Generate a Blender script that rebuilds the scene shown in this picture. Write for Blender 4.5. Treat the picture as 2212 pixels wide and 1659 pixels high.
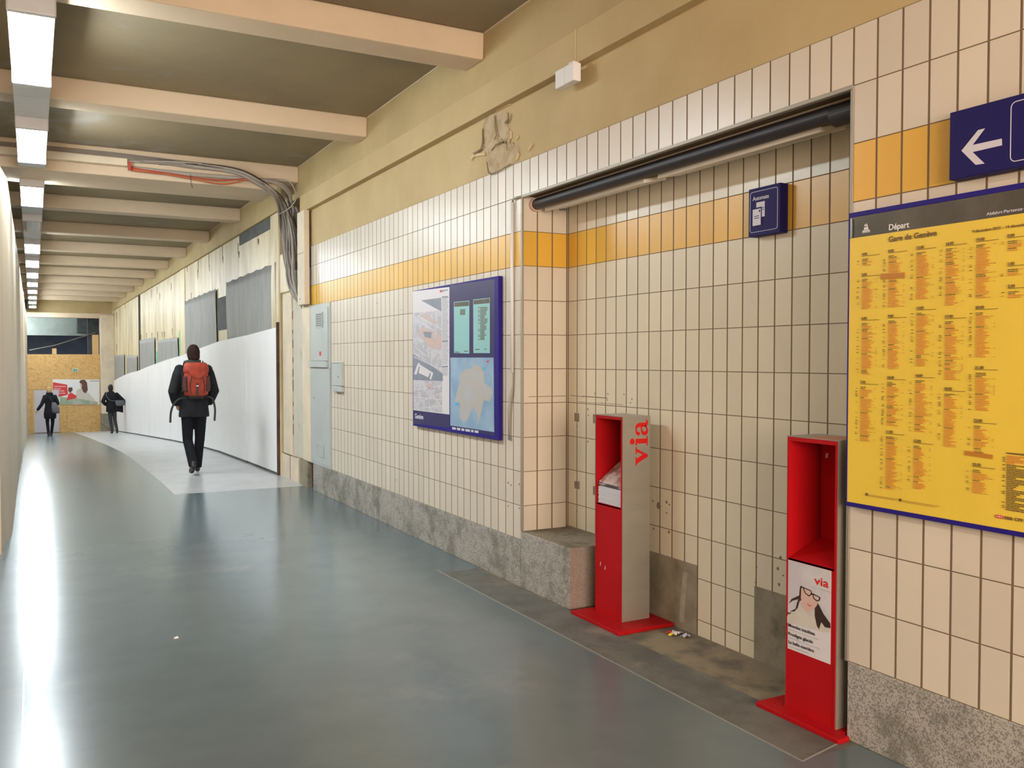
import bpy, bmesh, math, random
from mathutils import Vector, Matrix, noise
random.seed(7)
for o in list(bpy.data.objects): bpy.data.objects.remove(o)
sc = bpy.context.scene
COL = sc.collection

# ------------------------------------------------------------------ camera
F = 1930.0; PW = 2212; PH = 1659
YAW = math.radians(28.2); PIT = math.radians(1.62); EYE = Vector((0, 0, 1.6))
cd = bpy.data.cameras.new('camera'); cam = bpy.data.objects.new('camera', cd); COL.objects.link(cam)
cd.sensor_fit = 'HORIZONTAL'; cd.sensor_width = 36.0; cd.lens = 36.0*F/PW; cd.clip_start = 0.05; cd.clip_end = 200
FWD = Vector((math.sin(YAW)*math.cos(PIT), math.cos(YAW)*math.cos(PIT), -math.sin(PIT)))
RGT = Vector((math.cos(YAW), -math.sin(YAW), 0)); UPV = RGT.cross(FWD)
cam.matrix_world = Matrix(((RGT.x, UPV.x, -FWD.x, EYE.x), (RGT.y, UPV.y, -FWD.y, EYE.y), (RGT.z, UPV.z, -FWD.z, EYE.z), (0, 0, 0, 1)))
sc.camera = cam
# ------------------------------------------------------------------ world, exposure
w = bpy.data.worlds.new('World'); sc.world = w; w.use_nodes = True
w.node_tree.nodes['Background'].inputs[0].default_value = (0.55, 0.6, 0.7, 1)
w.node_tree.nodes['Background'].inputs[1].default_value = 0.03
vs = sc.view_settings; vs.view_transform = 'Standard'; vs.look = 'None'; vs.gamma = 1; vs.exposure = 0.0; vs.use_curve_mapping = False
sc.cycles.use_denoising = True
LAMP_FAR = (0.86, 0.95, 1.0); LAMP_NEAR = (1.0, 0.80, 0.62)
POW_FAR = 95.0; POW_NEAR = 7.0

# added area light, standing in for an unseen warm source behind the camera
ad = bpy.data.lights.new('hall_light', 'AREA'); ad.shape = 'RECTANGLE'; ad.size = 5.0; ad.size_y = 2.2; ad.energy = 800; ad.color = (1.0, 0.81, 0.67)
ao = bpy.data.objects.new('hall_light', ad); COL.objects.link(ao); ao.location = (0, -4.75, 2.2); ao.rotation_euler = (math.radians(90), 0, 0)
# ------------------------------------------------------------------ measuring help: a point of the photo on a real plane
def ray(u, v): return FWD*F + RGT*(u-PW/2) + UPV*(PH/2-v)
def WX(u, v, x): d = ray(u, v); p = EYE + d*(x/d.x); return p            # on the plane x = const
def WY(u, v, y): d = ray(u, v); p = EYE + d*(y/d.y); return p
def WZ(u, v, z): d = ray(u, v); p = EYE + d*((z-1.6)/d.z); return p

# ------------------------------------------------------------------ materials
def _n(nt, t, **k):
    n = nt.nodes.new(t)
    for a, b in k.items(): setattr(n, a, b)
    return n
def _math(nt, op, a, b=None, clamp=False):
    n = nt.nodes.new('ShaderNodeMath'); n.operation = op; n.use_clamp = clamp
    for i, x in enumerate((a, b)):
        if x is None: continue
        if isinstance(x, (int, float)): n.inputs[i].default_value = x
        else: nt.links.new(x, n.inputs[i])
    return n.outputs[0]
def _mix(nt, f, a, b, mode='MIX'):
    n = nt.nodes.new('ShaderNodeMix'); n.data_type = 'RGBA'; n.blend_type = mode
    for i, x in ((0, f), (6, a), (7, b)):
        if isinstance(x, (int, float)): n.inputs[i].default_value = x
        elif isinstance(x, tuple): n.inputs[i].default_value = (*x[:3], 1)
        else: nt.links.new(x, n.inputs[i])
    return n.outputs[2]
def _noise(nt, co, scale, detail=4, rough=0.55, stretch=None):
    if stretch:
        m = _n(nt, 'ShaderNodeMapping'); m.inputs['Scale'].default_value = stretch; nt.links.new(co, m.inputs[0]); co = m.outputs[0]
    n = _n(nt, 'ShaderNodeTexNoise'); n.inputs['Scale'].default_value = scale; n.inputs['Detail'].default_value = detail; n.inputs['Roughness'].default_value = rough
    nt.links.new(co, n.inputs['Vector']); return n.outputs[0]
def _ramp(nt, f, lo, hi):
    n = _n(nt, 'ShaderNodeMapRange'); n.interpolation_type = 'SMOOTHSTEP'
    n.inputs[1].default_value = lo; n.inputs[2].default_value = hi
    nt.links.new(f, n.inputs[0]); return n.outputs[0]
def _base(name):
    m = bpy.data.materials.new(name); m.use_nodes = True; nt = m.node_tree
    b = nt.nodes['Principled BSDF']; return m, nt, b
def _co(nt): return _n(nt, 'ShaderNodeTexCoord').outputs['Object']
def mat(name, col, rough=0.6, metal=0.0, col2=None, scale=6, lo=0.35, hi=0.7, stretch=None, bump=0.0, bscale=40, detail=5, col3=None, s3=2.0, lo3=0.55, hi3=0.75, spec=None, coat=0):
    m, nt, b = _base(name); b.inputs['Roughness'].default_value = rough; b.inputs['Metallic'].default_value = metal
    b.inputs['Base Color'].default_value = (*col, 1)
    if spec is not None: b.inputs['Specular IOR Level'].default_value = spec
    if coat: b.inputs['Coat Weight'].default_value = coat; b.inputs['Coat Roughness'].default_value = 0.15
    co = _co(nt)
    c = None
    if col2 is not None:
        f = _ramp(nt, _noise(nt, co, scale, detail, 0.6, stretch), lo, hi); c = _mix(nt, f, col, col2)
    if col3 is not None:
        f = _ramp(nt, _noise(nt, co, s3, 6, 0.65, stretch), lo3, hi3); c = _mix(nt, f, c if c is not None else col, col3)
    if c is not None: nt.links.new(c, b.inputs['Base Color'])
    if bump:
        bn = _n(nt, 'ShaderNodeBump'); bn.inputs['Strength'].default_value = bump; bn.inputs['Distance'].default_value = 0.01
        nt.links.new(_noise(nt, co, bscale, 4), bn.inputs['Height']); nt.links.new(bn.outputs[0], b.inputs['Normal'])
    return m
ROW = 0.2395; PIT_T = 0.1184; Z_TOP = 2.9655; Y_T0 = 2.613
def tile_mat(name, y0=Y_T0, cream=(0.68, 0.61, 0.505), dirty=0.10):
    m, nt, b = _base(name)
    co = _co(nt); sx = _n(nt, 'ShaderNodeSeparateXYZ'); nt.links.new(co, sx.inputs[0])
    ge = _n(nt, 'ShaderNodeNewGeometry'); sn = _n(nt, 'ShaderNodeSeparateXYZ'); nt.links.new(ge.outputs['Normal'], sn.inputs[0])
    ny = _math(nt, 'GREATER_THAN', _math(nt, 'ABSOLUTE', sn.outputs[1]), 0.7)
    ay = _math(nt, 'MULTIPLY', _math(nt, 'SUBTRACT', sx.outputs[1], y0), 1/PIT_T)
    ax = _math(nt, 'MULTIPLY', _math(nt, 'SUBTRACT', sx.outputs[0], 3.003), 1/0.121)
    a = _math(nt, 'ADD', _math(nt, 'MULTIPLY', ay, _math(nt, 'SUBTRACT', 1.0, ny)), _math(nt, 'MULTIPLY', ax, ny))
    r = _math(nt, 'MULTIPLY', _math(nt, 'SUBTRACT', sx.outputs[2], Z_TOP - 20*ROW), 1/ROW)
    fa = _math(nt, 'FRACT', a); fr = _math(nt, 'FRACT', r)
    da = _math(nt, 'MULTIPLY', _math(nt, 'MINIMUM', fa, _math(nt, 'SUBTRACT', 1.0, fa)), PIT_T)
    dr = _math(nt, 'MULTIPLY', _math(nt, 'MINIMUM', fr, _math(nt, 'SUBTRACT', 1.0, fr)), ROW)
    ga = _math(nt, 'SUBTRACT', 1.0, _ramp(nt, da, 0.0036, 0.0056)); gr = _math(nt, 'SUBTRACT', 1.0, _ramp(nt, dr, 0.0014, 0.0030))
    g = _math(nt, 'MAXIMUM', ga, gr)
    cb = _n(nt, 'ShaderNodeCombineXYZ'); nt.links.new(_math(nt, 'FLOOR', a), cb.inputs[0]); nt.links.new(_math(nt, 'FLOOR', r), cb.inputs[1])
    wn = _n(nt, 'ShaderNodeTexWhiteNoise', noise_dimensions='2D'); nt.links.new(cb.outputs[0], wn.inputs[0])
    rid = _math(nt, 'FLOOR', r)
    band = _math(nt, 'COMPARE', rid, 17.0); nt.nodes[-1].inputs[2].default_value = 0.5
    tc = _mix(nt, band, cream, (0.76, 0.44, 0.06))
    tc = _mix(nt, 0.10, tc, wn.outputs[0], 'MULTIPLY')
    grime = _ramp(nt, _noise(nt, co, 1.3, 6, 0.65), 0.45, 0.8)
    tc = _mix(nt, _math(nt, 'MULTIPLY', grime, dirty), tc, (0.25, 0.19, 0.12))
    c = _mix(nt, g, tc, (0.17, 0.115, 0.065))
    nt.links.new(c, b.inputs['Base Color'])
    nt.links.new(_math(nt, 'ADD', _math(nt, 'MULTIPLY', g, 0.55), 0.29), b.inputs['Roughness'])
    b.inputs['Specular IOR Level'].default_value = 0.45
    bn = _n(nt, 'ShaderNodeBump'); bn.inputs['Strength'].default_value = 0.5; bn.inputs['Distance'].default_value = 0.003
    h = _math(nt, 'ADD', _math(nt, 'SUBTRACT', 1.0, g), _math(nt, 'MULTIPLY', _noise(nt, co, 30, 2), 0.10))
    nt.links.new(h, bn.inputs['Height']); nt.links.new(bn.outputs[0], b.inputs['Normal'])
    return m
M = {}
M['tile'] = tile_mat('glazed wall tile')
M['tile_back'] = tile_mat('niche wall tile', y0=5.45-0.012, cream=(0.72, 0.65, 0.50))
M['plaster'] = mat('yellowed plaster', (0.52, 0.40, 0.205), 0.75, col2=(0.46, 0.345, 0.165), scale=1.2, bump=0.15, bscale=25)
M['girder'] = mat('girder plaster', (0.46, 0.35, 0.17), 0.8, col2=(0.40, 0.30, 0.14), scale=1.0, bump=0.1)
M['slab'] = mat('sooty ceiling paint', (0.32, 0.255, 0.155), 0.9, spec=0.15, col2=(0.25, 0.205, 0.14), scale=0.7, bump=0.1, col3=(0.42, 0.38, 0.33), s3=0.35, lo3=0.55, hi3=0.7)  # dark mottled paint with lighter patches at random
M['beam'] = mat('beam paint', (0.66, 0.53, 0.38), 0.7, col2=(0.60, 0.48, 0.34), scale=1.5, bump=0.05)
M['stain'] = mat('stained concrete', (0.72, 0.62, 0.40), 0.42, col2=(0.48, 0.38, 0.20), scale=1.5, stretch=(1, 1.1, 0.3), lo=0.40, hi=0.68, col3=(0.30, 0.22, 0.11), s3=1.7, lo3=0.56, hi3=0.76, bump=0.12, bscale=9)
M['cream'] = mat('cream painted post', (0.70, 0.60, 0.45), 0.6, col2=(0.60, 0.52, 0.40), scale=3, bump=0.1)
M['resin'] = mat('grey resin floor', (0.130, 0.168, 0.180), 0.20, col2=(0.118, 0.153, 0.164), scale=2.5, bump=0.010, bscale=20, col3=(0.175, 0.20, 0.20), s3=0.8, spec=0.42)
M['lightfloor'] = mat('pale floor slabs', (0.46, 0.47, 0.48), 0.3, col2=(0.38, 0.39, 0.40), scale=2, bump=0.08, bscale=9, spec=0.6)
M['dirtfloor'] = mat('dirty concrete', (0.15, 0.155, 0.14), 0.6, col2=(0.10, 0.10, 0.088), scale=5, bump=0.3, bscale=30, col3=(0.24, 0.21, 0.15), s3=2.2, lo3=0.55, hi3=0.75)
M['tanfloor'] = mat('worn niche floor', (0.25, 0.21, 0.14), 0.8, col2=(0.12, 0.105, 0.08), scale=4, bump=0.3, bscale=30, lo=0.4, hi=0.65)
def granite(name, a, b_, c_, dark=0.5):
    m, nt, b = _base(name); co = _co(nt)
    v = _n(nt, 'ShaderNodeTexVoronoi'); v.inputs['Scale'].default_value = 170; nt.links.new(co, v.inputs['Vector'])
    sp = _n(nt, 'ShaderNodeSeparateColor'); nt.links.new(v.outputs['Color'], sp.inputs[0])
    c = _mix(nt, _ramp(nt, sp.outputs[0], 0.45, 0.75), a, b_)
    c = _mix(nt, _math(nt, 'MULTIPLY', _ramp(nt, _noise(nt, co, 4.5, 7, 0.7), 0.42, 0.66), dark), c, c_)
    nt.links.new(c, b.inputs['Base Color']); b.inputs['Roughness'].default_value = 0.75
    bn = _n(nt, 'ShaderNodeBump'); bn.inputs['Strength'].default_value = 0.25; bn.inputs['Distance'].default_value = 0.005
    nt.links.new(_noise(nt, co, 90, 3), bn.inputs['Height']); nt.links.new(bn.outputs[0], b.inputs['Normal'])
    return m
M['granite'] = granite('granite plinth', (0.42, 0.40, 0.36), (0.22, 0.205, 0.185), (0.11, 0.11, 0.08), 0.7)
M['granite_top'] = granite('bench stone', (0.28, 0.24, 0.18), (0.17, 0.15, 0.11), (0.10, 0.09, 0.055), 0.8)
M['granite_pink'] = granite('bench end stone', (0.30, 0.24, 0.20), (0.24, 0.19, 0.16), (0.17, 0.14, 0.11), 0.4)  # same stone, warm light on the end face put into the colour
M['cement'] = mat('cement patch', (0.28, 0.245, 0.18), 0.85, col2=(0.20, 0.175, 0.12), scale=6, bump=0.3, bscale=60, col3=(0.13, 0.12, 0.07), s3=4)
M['white_paint'] = mat('white hoarding paint', (0.88, 0.885, 0.90), 0.38, col2=(0.84, 0.845, 0.86), scale=1.5, col3=(0.52, 0.53, 0.53), s3=1.2, lo3=0.62, hi3=0.85, stretch=(1, 1, 0.3), bump=0.03)
M['ply'] = mat('pale plywood', (0.66, 0.55, 0.41), 0.5, col2=(0.58, 0.48, 0.36), scale=3, stretch=(1, 1, 0.12), bump=0.05)
def osb():
    m, nt, b = _base('oriented strand board'); co = _co(nt)
    v = _n(nt, 'ShaderNodeTexVoronoi'); v.inputs['Scale'].default_value = 14; mp = _n(nt, 'ShaderNodeMapping'); mp.inputs['Scale'].default_value = (1, 1, 2.2)
    nt.links.new(co, mp.inputs[0]); nt.links.new(mp.outputs[0], v.inputs['Vector'])
    sp = _n(nt, 'ShaderNodeSeparateColor'); nt.links.new(v.outputs['Color'], sp.inputs[0])
    c = _mix(nt, sp.outputs[0], (0.56, 0.33, 0.11), (0.68, 0.44, 0.18)); c = _mix(nt, _ramp(nt, _noise(nt, co, 8, 5), 0.5, 0.8), c, (0.42, 0.22, 0.06))
    nt.links.new(c, b.inputs['Base Color']); b.inputs['Roughness'].default_value = 0.65; return m
M['osb'] = osb()
M['tarp'] = mat('grey dust sheet', (0.30, 0.30, 0.285), 0.6, col2=(0.24, 0.24, 0.23), scale=3, stretch=(1, 3, 0.5), bump=0.1, bscale=12)
M['dark'] = mat('dark recess', (0.035, 0.028, 0.022), 0.9, col2=(0.06, 0.045, 0.035), scale=5)
M['darkgrey'] = mat('dark grey board', (0.10, 0.11, 0.105), 0.8, col2=(0.075, 0.08, 0.08), scale=5)
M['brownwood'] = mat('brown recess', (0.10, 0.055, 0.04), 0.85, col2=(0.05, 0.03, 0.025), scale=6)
M['cabinet'] = mat('grey cabinet paint', (0.46, 0.50, 0.49), 0.4, col2=(0.42, 0.46, 0.45), scale=2)
M['grille'] = mat('grille metal', (0.22, 0.22, 0.21), 0.5, 0.3)
M['aluminium'] = mat('aluminium', (0.34, 0.31, 0.26), 0.5, 0.5)
M['housing'] = mat('luminaire housing', (0.55, 0.55, 0.56), 0.4, 0.1, col2=(0.5, 0.5, 0.51), scale=3)
M['steel'] = mat('brushed steel', (0.36, 0.34, 0.29), 0.4, 0.45, col2=(0.335, 0.315, 0.27), scale=4, stretch=(1, 1, 3), bump=0.02)
M['red'] = mat('red powder coat', (0.43, 0.005, 0.009), 0.5, col2=(0.38, 0.005, 0.008), scale=3, bump=0.02, spec=0.15)
M['redprint'] = mat('red lettering', (0.62, 0.012, 0.012), 0.5, spec=0.2)
M['redlight'] = mat('red sticker', (0.62, 0.04, 0.04), 0.5)
M['blue'] = mat('sign blue', (0.016, 0.012, 0.105), 0.55, spec=0.15)
M['bluefr'] = mat('frame blue', (0.020, 0.011, 0.20), 0.5, spec=0.2)
M['navy'] = mat('dark navy panel', (0.035, 0.033, 0.12), 0.3, spec=0.35)
M['signwhite'] = mat('sign white', (0.62, 0.60, 0.68), 0.5)
M['white'] = mat('white', (0.75, 0.75, 0.75), 0.5)
M['yellow'] = mat('timetable yellow', (0.81, 0.585, 0.065), 0.36, col2=(0.78, 0.56, 0.06), scale=4, bump=0.03, bscale=5, spec=0.5)
M['hdr'] = mat('timetable header', (0.075, 0.068, 0.055), 0.30, col2=(0.11, 0.10, 0.08), scale=5)
M['black'] = mat('black', (0.02, 0.018, 0.018), 0.5)
M['printblack'] = mat('print black', (0.16, 0.10, 0.03), 0.5)
M['printred'] = mat('print red', (0.66, 0.23, 0.04), 0.5)
M['orange_tape'] = mat('orange tape', (0.50, 0.20, 0.02), 0.4)
M['paper'] = mat('poster paper', (0.66, 0.64, 0.67), 0.35)
M['mapgrey'] = mat('map buildings', (0.42, 0.42, 0.46), 0.35, col2=(0.55, 0.55, 0.60), scale=14, lo=0.42, hi=0.58)
M['mapdark'] = mat('map dark area', (0.20, 0.23, 0.30), 0.3, col2=(0.24, 0.27, 0.34), scale=9)
M['mappink'] = mat('map station area', (0.58, 0.42, 0.38), 0.35, col2=(0.50, 0.44, 0.46), scale=14)
M['mapblue'] = mat('map water blue', (0.22, 0.36, 0.52), 0.3, col2=(0.32, 0.46, 0.60), scale=6)
M['maptan'] = mat('map land', (0.45, 0.42, 0.38), 0.35, col2=(0.42, 0.45, 0.50), scale=10, col3=(0.52, 0.42, 0.33), s3=6)
M['mapcyan'] = mat('map cyan', (0.10, 0.45, 0.62), 0.35)
M['sheet'] = mat('turquoise sheet', (0.26, 0.52, 0.52), 0.35)
M['tube'] = mat('black shutter tube', (0.022, 0.018, 0.022), 0.42, spec=0.4)
M['louvre'] = mat('cream louvre', (0.85, 0.80, 0.70), 0.45)
M['dirtymark'] = mat('scuff', (0.22, 0.17, 0.12), 0.8)
M['plug'] = mat('glue patch', (0.30, 0.24, 0.17), 0.8, col2=(0.20, 0.15, 0.11), scale=30)
M['rawplaster'] = mat('raw plaster', (0.50, 0.40, 0.26), 0.9, col2=(0.36, 0.27, 0.15), scale=9, bump=0.8, bscale=25, col3=(0.48, 0.38, 0.26), s3=7)
M['chip'] = mat('plaster edge', (0.62, 0.47, 0.28), 0.85, bump=0.4)
M['crack'] = mat('crack', (0.15, 0.10, 0.05), 0.9); M['pcrack'] = mat('plaster crack', (0.20, 0.135, 0.06), 0.9)
M['cable'] = mat('grey cable', (0.23, 0.20, 0.17), 0.6)
M['cable_l'] = mat('pale cable', (0.36, 0.33, 0.29), 0.6)
M['cable_d'] = mat('dark cable', (0.05, 0.035, 0.03), 0.6)
M['cable_r'] = mat('red cable', (0.42, 0.06, 0.035), 0.6)
M['coat'] = mat('black coat', (0.008, 0.008, 0.011), 0.85, spec=0.25, col2=(0.013, 0.013, 0.018), scale=8, bump=0.4, bscale=14)
M['jacket'] = mat('charcoal jacket', (0.010, 0.011, 0.015), 0.85, spec=0.25, col2=(0.018, 0.019, 0.024), scale=7, bump=0.5, bscale=12)
M['trouser'] = mat('black trousers', (0.007, 0.007, 0.011), 0.85, spec=0.25, bump=0.4, bscale=14)
M['jeans'] = mat('dark grey trousers', (0.030, 0.030, 0.038), 0.8, bump=0.4, bscale=14)
M['shoe'] = mat('black shoe', (0.012, 0.012, 0.014), 0.45)
M['skin'] = mat('skin', (0.48, 0.28, 0.20), 0.55)
M['hair_brown'] = mat('dark brown hair', (0.020, 0.011, 0.009), 0.8, spec=0.2, col2=(0.035, 0.018, 0.013), scale=30, bump=0.6, bscale=60)
M['hair_black'] = mat('black hair', (0.014, 0.010, 0.010), 0.7, bump=0.5, bscale=60)
M['hair_blond'] = mat('blond hair', (0.55, 0.38, 0.16), 0.7, bump=0.5, bscale=60)
M['bagred'] = mat('orange red pack', (0.40, 0.050, 0.022), 0.7, col2=(0.26, 0.028, 0.014), scale=14, bump=0.7, bscale=16)
M['bagdark'] = mat('mesh pocket', (0.05, 0.018, 0.018), 0.7, col2=(0.09, 0.02, 0.02), scale=40)
M['baggrey'] = mat('grey bag', (0.09, 0.09, 0.10), 0.6, bump=0.4, bscale=16)
M['collar'] = mat('dark green collar', (0.035, 0.045, 0.040), 0.8)
M['greenbeam'] = mat('grey green beam', (0.30, 0.34, 0.29), 0.8, col2=(0.22, 0.25, 0.22), scale=1.2)
M['bluegrey'] = mat('blue grey wall', (0.30, 0.34, 0.44), 0.8, col2=(0.20, 0.23, 0.30), scale=0.7)
M['timber'] = mat('timber', (0.58, 0.38, 0.17), 0.7)
M['green'] = mat('green tape', (0.18, 0.48, 0.26), 0.6)
M['exitgreen'] = mat('exit green', (0.02, 0.34, 0.16), 0.5)
M['doorgrey'] = mat('pale door', (0.52, 0.50, 0.54), 0.5)
M['haircol'] = mat('printed hair', (0.04, 0.02, 0.015), 0.4)
M['brownhair'] = mat('printed brown hair', (0.10, 0.035, 0.03), 0.4)
M['face'] = mat('printed face', (0.62, 0.42, 0.36), 0.4)
M['sweater'] = mat('printed sweater', (0.60, 0.56, 0.50), 0.4, col2=(0.55, 0.51, 0.46), scale=20)
M['postergrey'] = mat('printed grey', (0.52, 0.50, 0.54), 0.4, col2=(0.60, 0.58, 0.61), scale=5)
M['lips'] = mat('printed lips', (0.60, 0.20, 0.18), 0.4)
def emis(name, col, s):
    m, nt, b = _base(name); b.inputs['Base Color'].default_value = (0.8, 0.8, 0.8, 1)
    b.inputs['Emission Color'].default_value = (*col, 1); b.inputs['Emission Strength'].default_value = s; return m
M['lit'] = emis('lit diffuser', LAMP_FAR, POW_FAR); M['lit_warm'] = emis('warm lit diffuser', LAMP_NEAR, POW_NEAR)
M['unlit'] = mat('unlit diffuser', (0.62, 0.60, 0.58), 0.4)

# ------------------------------------------------------------------ mesh helpers
class MB:
    def __init__(s): s.v = []; s.f = []; s.mi = []; s.cur = 0
    def add(s, vs, fs):
        n = len(s.v); s.v += [tuple(p) for p in vs]
        for f in fs: s.f.append([i+n for i in f]); s.mi.append(s.cur)
        return s
    def box(s, x0, x1, y0, y1, z0, z1):
        s.add([(x0,y0,z0),(x1,y0,z0),(x1,y1,z0),(x0,y1,z0),(x0,y0,z1),(x1,y0,z1),(x1,y1,z1),(x0,y1,z1)],
              [(0,3,2,1),(4,5,6,7),(0,1,5,4),(1,2,6,5),(2,3,7,6),(3,0,4,7)]); return s
    def quad(s, a, b, c, d): return s.add([a,b,c,d], [(0,1,2,3)])
    def hexa(s, bot, top):          # any 4 bottom + 4 top points
        return s.add(list(bot)+list(top), [(0,3,2,1),(4,5,6,7),(0,1,5,4),(1,2,6,5),(2,3,7,6),(3,0,4,7)])
    def prism(s, pts, off):         # planar polygon given thickness by vector off
        n = len(pts); off = Vector(off); P = [Vector(p) for p in pts]
        s.add(P + [p+off for p in P], [list(range(n))[::-1], list(range(n, 2*n))] + [(i, (i+1) % n, n+(i+1) % n, n+i) for i in range(n)]); return s
    def tube(s, pts, r, n=10, cap=True, flat=1.0):
        pts = [Vector(p) for p in pts]; k = len(pts); rs = r if isinstance(r, (list, tuple)) else [r]*k
        rings = []; prev = None
        for i, p in enumerate(pts):
            t = (pts[min(i+1, k-1)] - pts[max(i-1, 0)]).normalized()
            a = prev - t*prev.dot(t) if prev is not None else (Vector((0,0,1)) if abs(t.z) < 0.9 else Vector((0,1,0)))
            a = (a - t*a.dot(t)).normalized(); prev = a; b = t.cross(a)
            rings.append([p + (a*math.cos(q)*rs[i] + b*math.sin(q)*rs[i]*flat) for q in [2*math.pi*j/n for j in range(n)]])
        vs_ = [q for R_ in rings for q in R_]
        fs = [(i*n+j, i*n+(j+1) % n, (i+1)*n+(j+1) % n, (i+1)*n+j) for i in range(k-1) for j in range(n)]
        if cap: fs += [tuple(range(n))[::-1], tuple((k-1)*n+j for j in range(n))]
        return s.add(vs_, fs)
    def ball(s, c, rx, ry=None, rz=None, n=14, m=9):
        ry = ry or rx; rz = rz or rx; c = Vector(c); vs_ = [c+Vector((0,0,rz))]
        for i in range(1, m):
            th = math.pi*i/m
            for j in range(n):
                ph = 2*math.pi*j/n; vs_.append(c+Vector((rx*math.sin(th)*math.cos(ph), ry*math.sin(th)*math.sin(ph), rz*math.cos(th))))
        vs_.append(c-Vector((0,0,rz))); fs = [(0, 1+j, 1+(j+1) % n) for j in range(n)]
        for i in range(m-2):
            for j in range(n): a = 1+i*n; fs.append((a+j, a+n+j, a+n+(j+1) % n, a+(j+1) % n))
        L = len(vs_)-1; a = 1+(m-2)*n; fs += [(L, a+(j+1) % n, a+j) for j in range(n)]
        return s.add(vs_, fs)
    def loft(s, rings, n=20):       # rings: (cx,cy,cz,rx,ry[,power]) horizontal ellipses, closed ends
        vs_ = []
        for R_ in rings:
            cx, cy, cz, rx, ry = R_[:5]; pw = R_[5] if len(R_) > 5 else 1.0
            for j in range(n):
                a = 2*math.pi*j/n; c_, s_ = math.cos(a), math.sin(a)
                vs_.append((cx+rx*math.copysign(abs(c_)**pw, c_), cy+ry*math.copysign(abs(s_)**pw, s_), cz))
        k = len(rings); fs = [(i*n+j, i*n+(j+1) % n, (i+1)*n+(j+1) % n, (i+1)*n+j) for i in range(k-1) for j in range(n)]
        fs += [tuple(range(n))[::-1], tuple((k-1)*n+j for j in range(n))]
        return s.add(vs_, fs)
    def build(s, name, m, parent=None, smooth=False, bevel=0, mods=None, loc=None):
        me = bpy.data.meshes.new(name); me.from_pydata(s.v, [], s.f)
        ms = m if isinstance(m, (list, tuple)) else [m]
        for q in ms: me.materials.append(M[q] if isinstance(q, str) else q)
        for i, p in enumerate(me.polygons): p.material_index = s.mi[i]
        bm = bmesh.new(); bm.from_mesh(me)
        if name == 'floor': bmesh.ops.remove_doubles(bm, verts=bm.verts, dist=.0005)
        bmesh.ops.recalc_face_normals(bm, faces=bm.faces); bm.to_mesh(me); bm.free()
        if smooth: me.polygons.foreach_set('use_smooth', [True]*len(me.polygons))
        me.update(); o = bpy.data.objects.new(name, me); COL.objects.link(o)
        if parent is not None: o.parent = parent; o.matrix_parent_inverse = Matrix.Translation(parent.location).inverted() if not parent.parent else Matrix.Identity(4)
        if bevel:
            b = o.modifiers.new('bevel', 'BEVEL'); b.width = bevel; b.segments = 2; b.limit_method = 'ANGLE'; b.angle_limit = math.radians(40)
        return o
def remeshed(mbuild, name, m, parent, vox, smooth_it=3):
    """one continuous surface grown round overlapping closed volumes"""
    o = mbuild.build(name + '_tmp', m)
    r = o.modifiers.new('r', 'REMESH'); r.mode = 'VOXEL'; r.voxel_size = vox; r.use_smooth_shade = True
    q = o.modifiers.new('s', 'SMOOTH'); q.factor = 0.6; q.iterations = smooth_it
    dg = bpy.context.evaluated_depsgraph_get(); dg.update()
    me = bpy.data.meshes.new_from_object(o.evaluated_get(dg)); me.name = name
    old = o.data; bpy.data.objects.remove(o); bpy.data.meshes.remove(old)
    me.polygons.foreach_set('use_smooth', [True]*len(me.polygons))
    me.materials.clear(); me.materials.append(M[m])
    o = bpy.data.objects.new(name, me); COL.objects.link(o)
    o.parent = parent; o.matrix_parent_inverse = Matrix.Translation(parent.location).inverted()
    return o
def tag(o, label, cat, group=None):
    o['label'] = label; o['category'] = cat
    if group: o['group'] = group
    return o
def thing(name, loc, label, cat, group=None):
    o = bpy.data.objects.new(name, None); COL.objects.link(o); o.location = loc; o.empty_display_size = 0.1
    return tag(o, label, cat, group)
def struct(o): o['kind'] = 'structure'; return o
def copy_tree(o, parent=None):
    c = o.copy(); COL.objects.link(c)
    if parent is not None: c.parent = parent
    for ch in [k for k in list(bpy.data.objects) if k.parent == o]: copy_tree(ch, c)
    return c
# text that lies on a wall; basis = (right, up, normal)
WALLX = (Vector((0,-1,0)), Vector((0,0,1)), Vector((-1,0,0)))
WALLY = (Vector((1,0,0)), Vector((0,0,1)), Vector((0,-1,0)))
def text(body, p, size, m, parent, name='lettering', basis=WALLX, bold=0.0, width=None, align='LEFT', shear=0, spacing=1.0):
    c = bpy.data.curves.new(name, 'FONT'); c.body = body; c.size = size; c.offset = bold*size; c.extrude = 0.0003; c.align_x = align; c.shear = shear; c.space_character = spacing
    o = bpy.data.objects.new(name, c); COL.objects.link(o)
    dg = bpy.context.evaluated_depsgraph_get(); dg.update()
    me = bpy.data.meshes.new_from_object(o.evaluated_get(dg)); bpy.data.objects.remove(o); bpy.data.curves.remove(c)
    sx = 1.0
    if width:
        xs = [v.co.x for v in me.vertices]; sx = width/(max(xs)-min(xs))
    R, U, N = basis; p = Vector(p)
    for v in me.vertices: v.co = p + R*(v.co.x*sx) + U*v.co.y + N*v.co.z
    me.materials.clear(); me.materials.append(M[m]); me.name = name
    o = bpy.data.objects.new(name, me); COL.objects.link(o)
    o.parent = parent; o.matrix_parent_inverse = Matrix.Translation(parent.location).inverted()
    return o
def ppoly(mbx, px, x, th=0.0008, N=(-1,0,0)):
    """polygon traced on the wall plane x, given a real thickness towards the room"""
    mbx.prism([WX(u, v, x) for u, v in px], Vector(N)*th); return mbx
def pline(mbx, a, b, x, wdt, th=0.0008):
    A, B = WX(*a, x), WX(*b, x); d = (B-A).normalized(); n = Vector((1,0,0)).cross(d)*wdt/2
    mbx.prism([A-n, B-n, B+n, A+n], (-th, 0, 0)); return mbx

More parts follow.
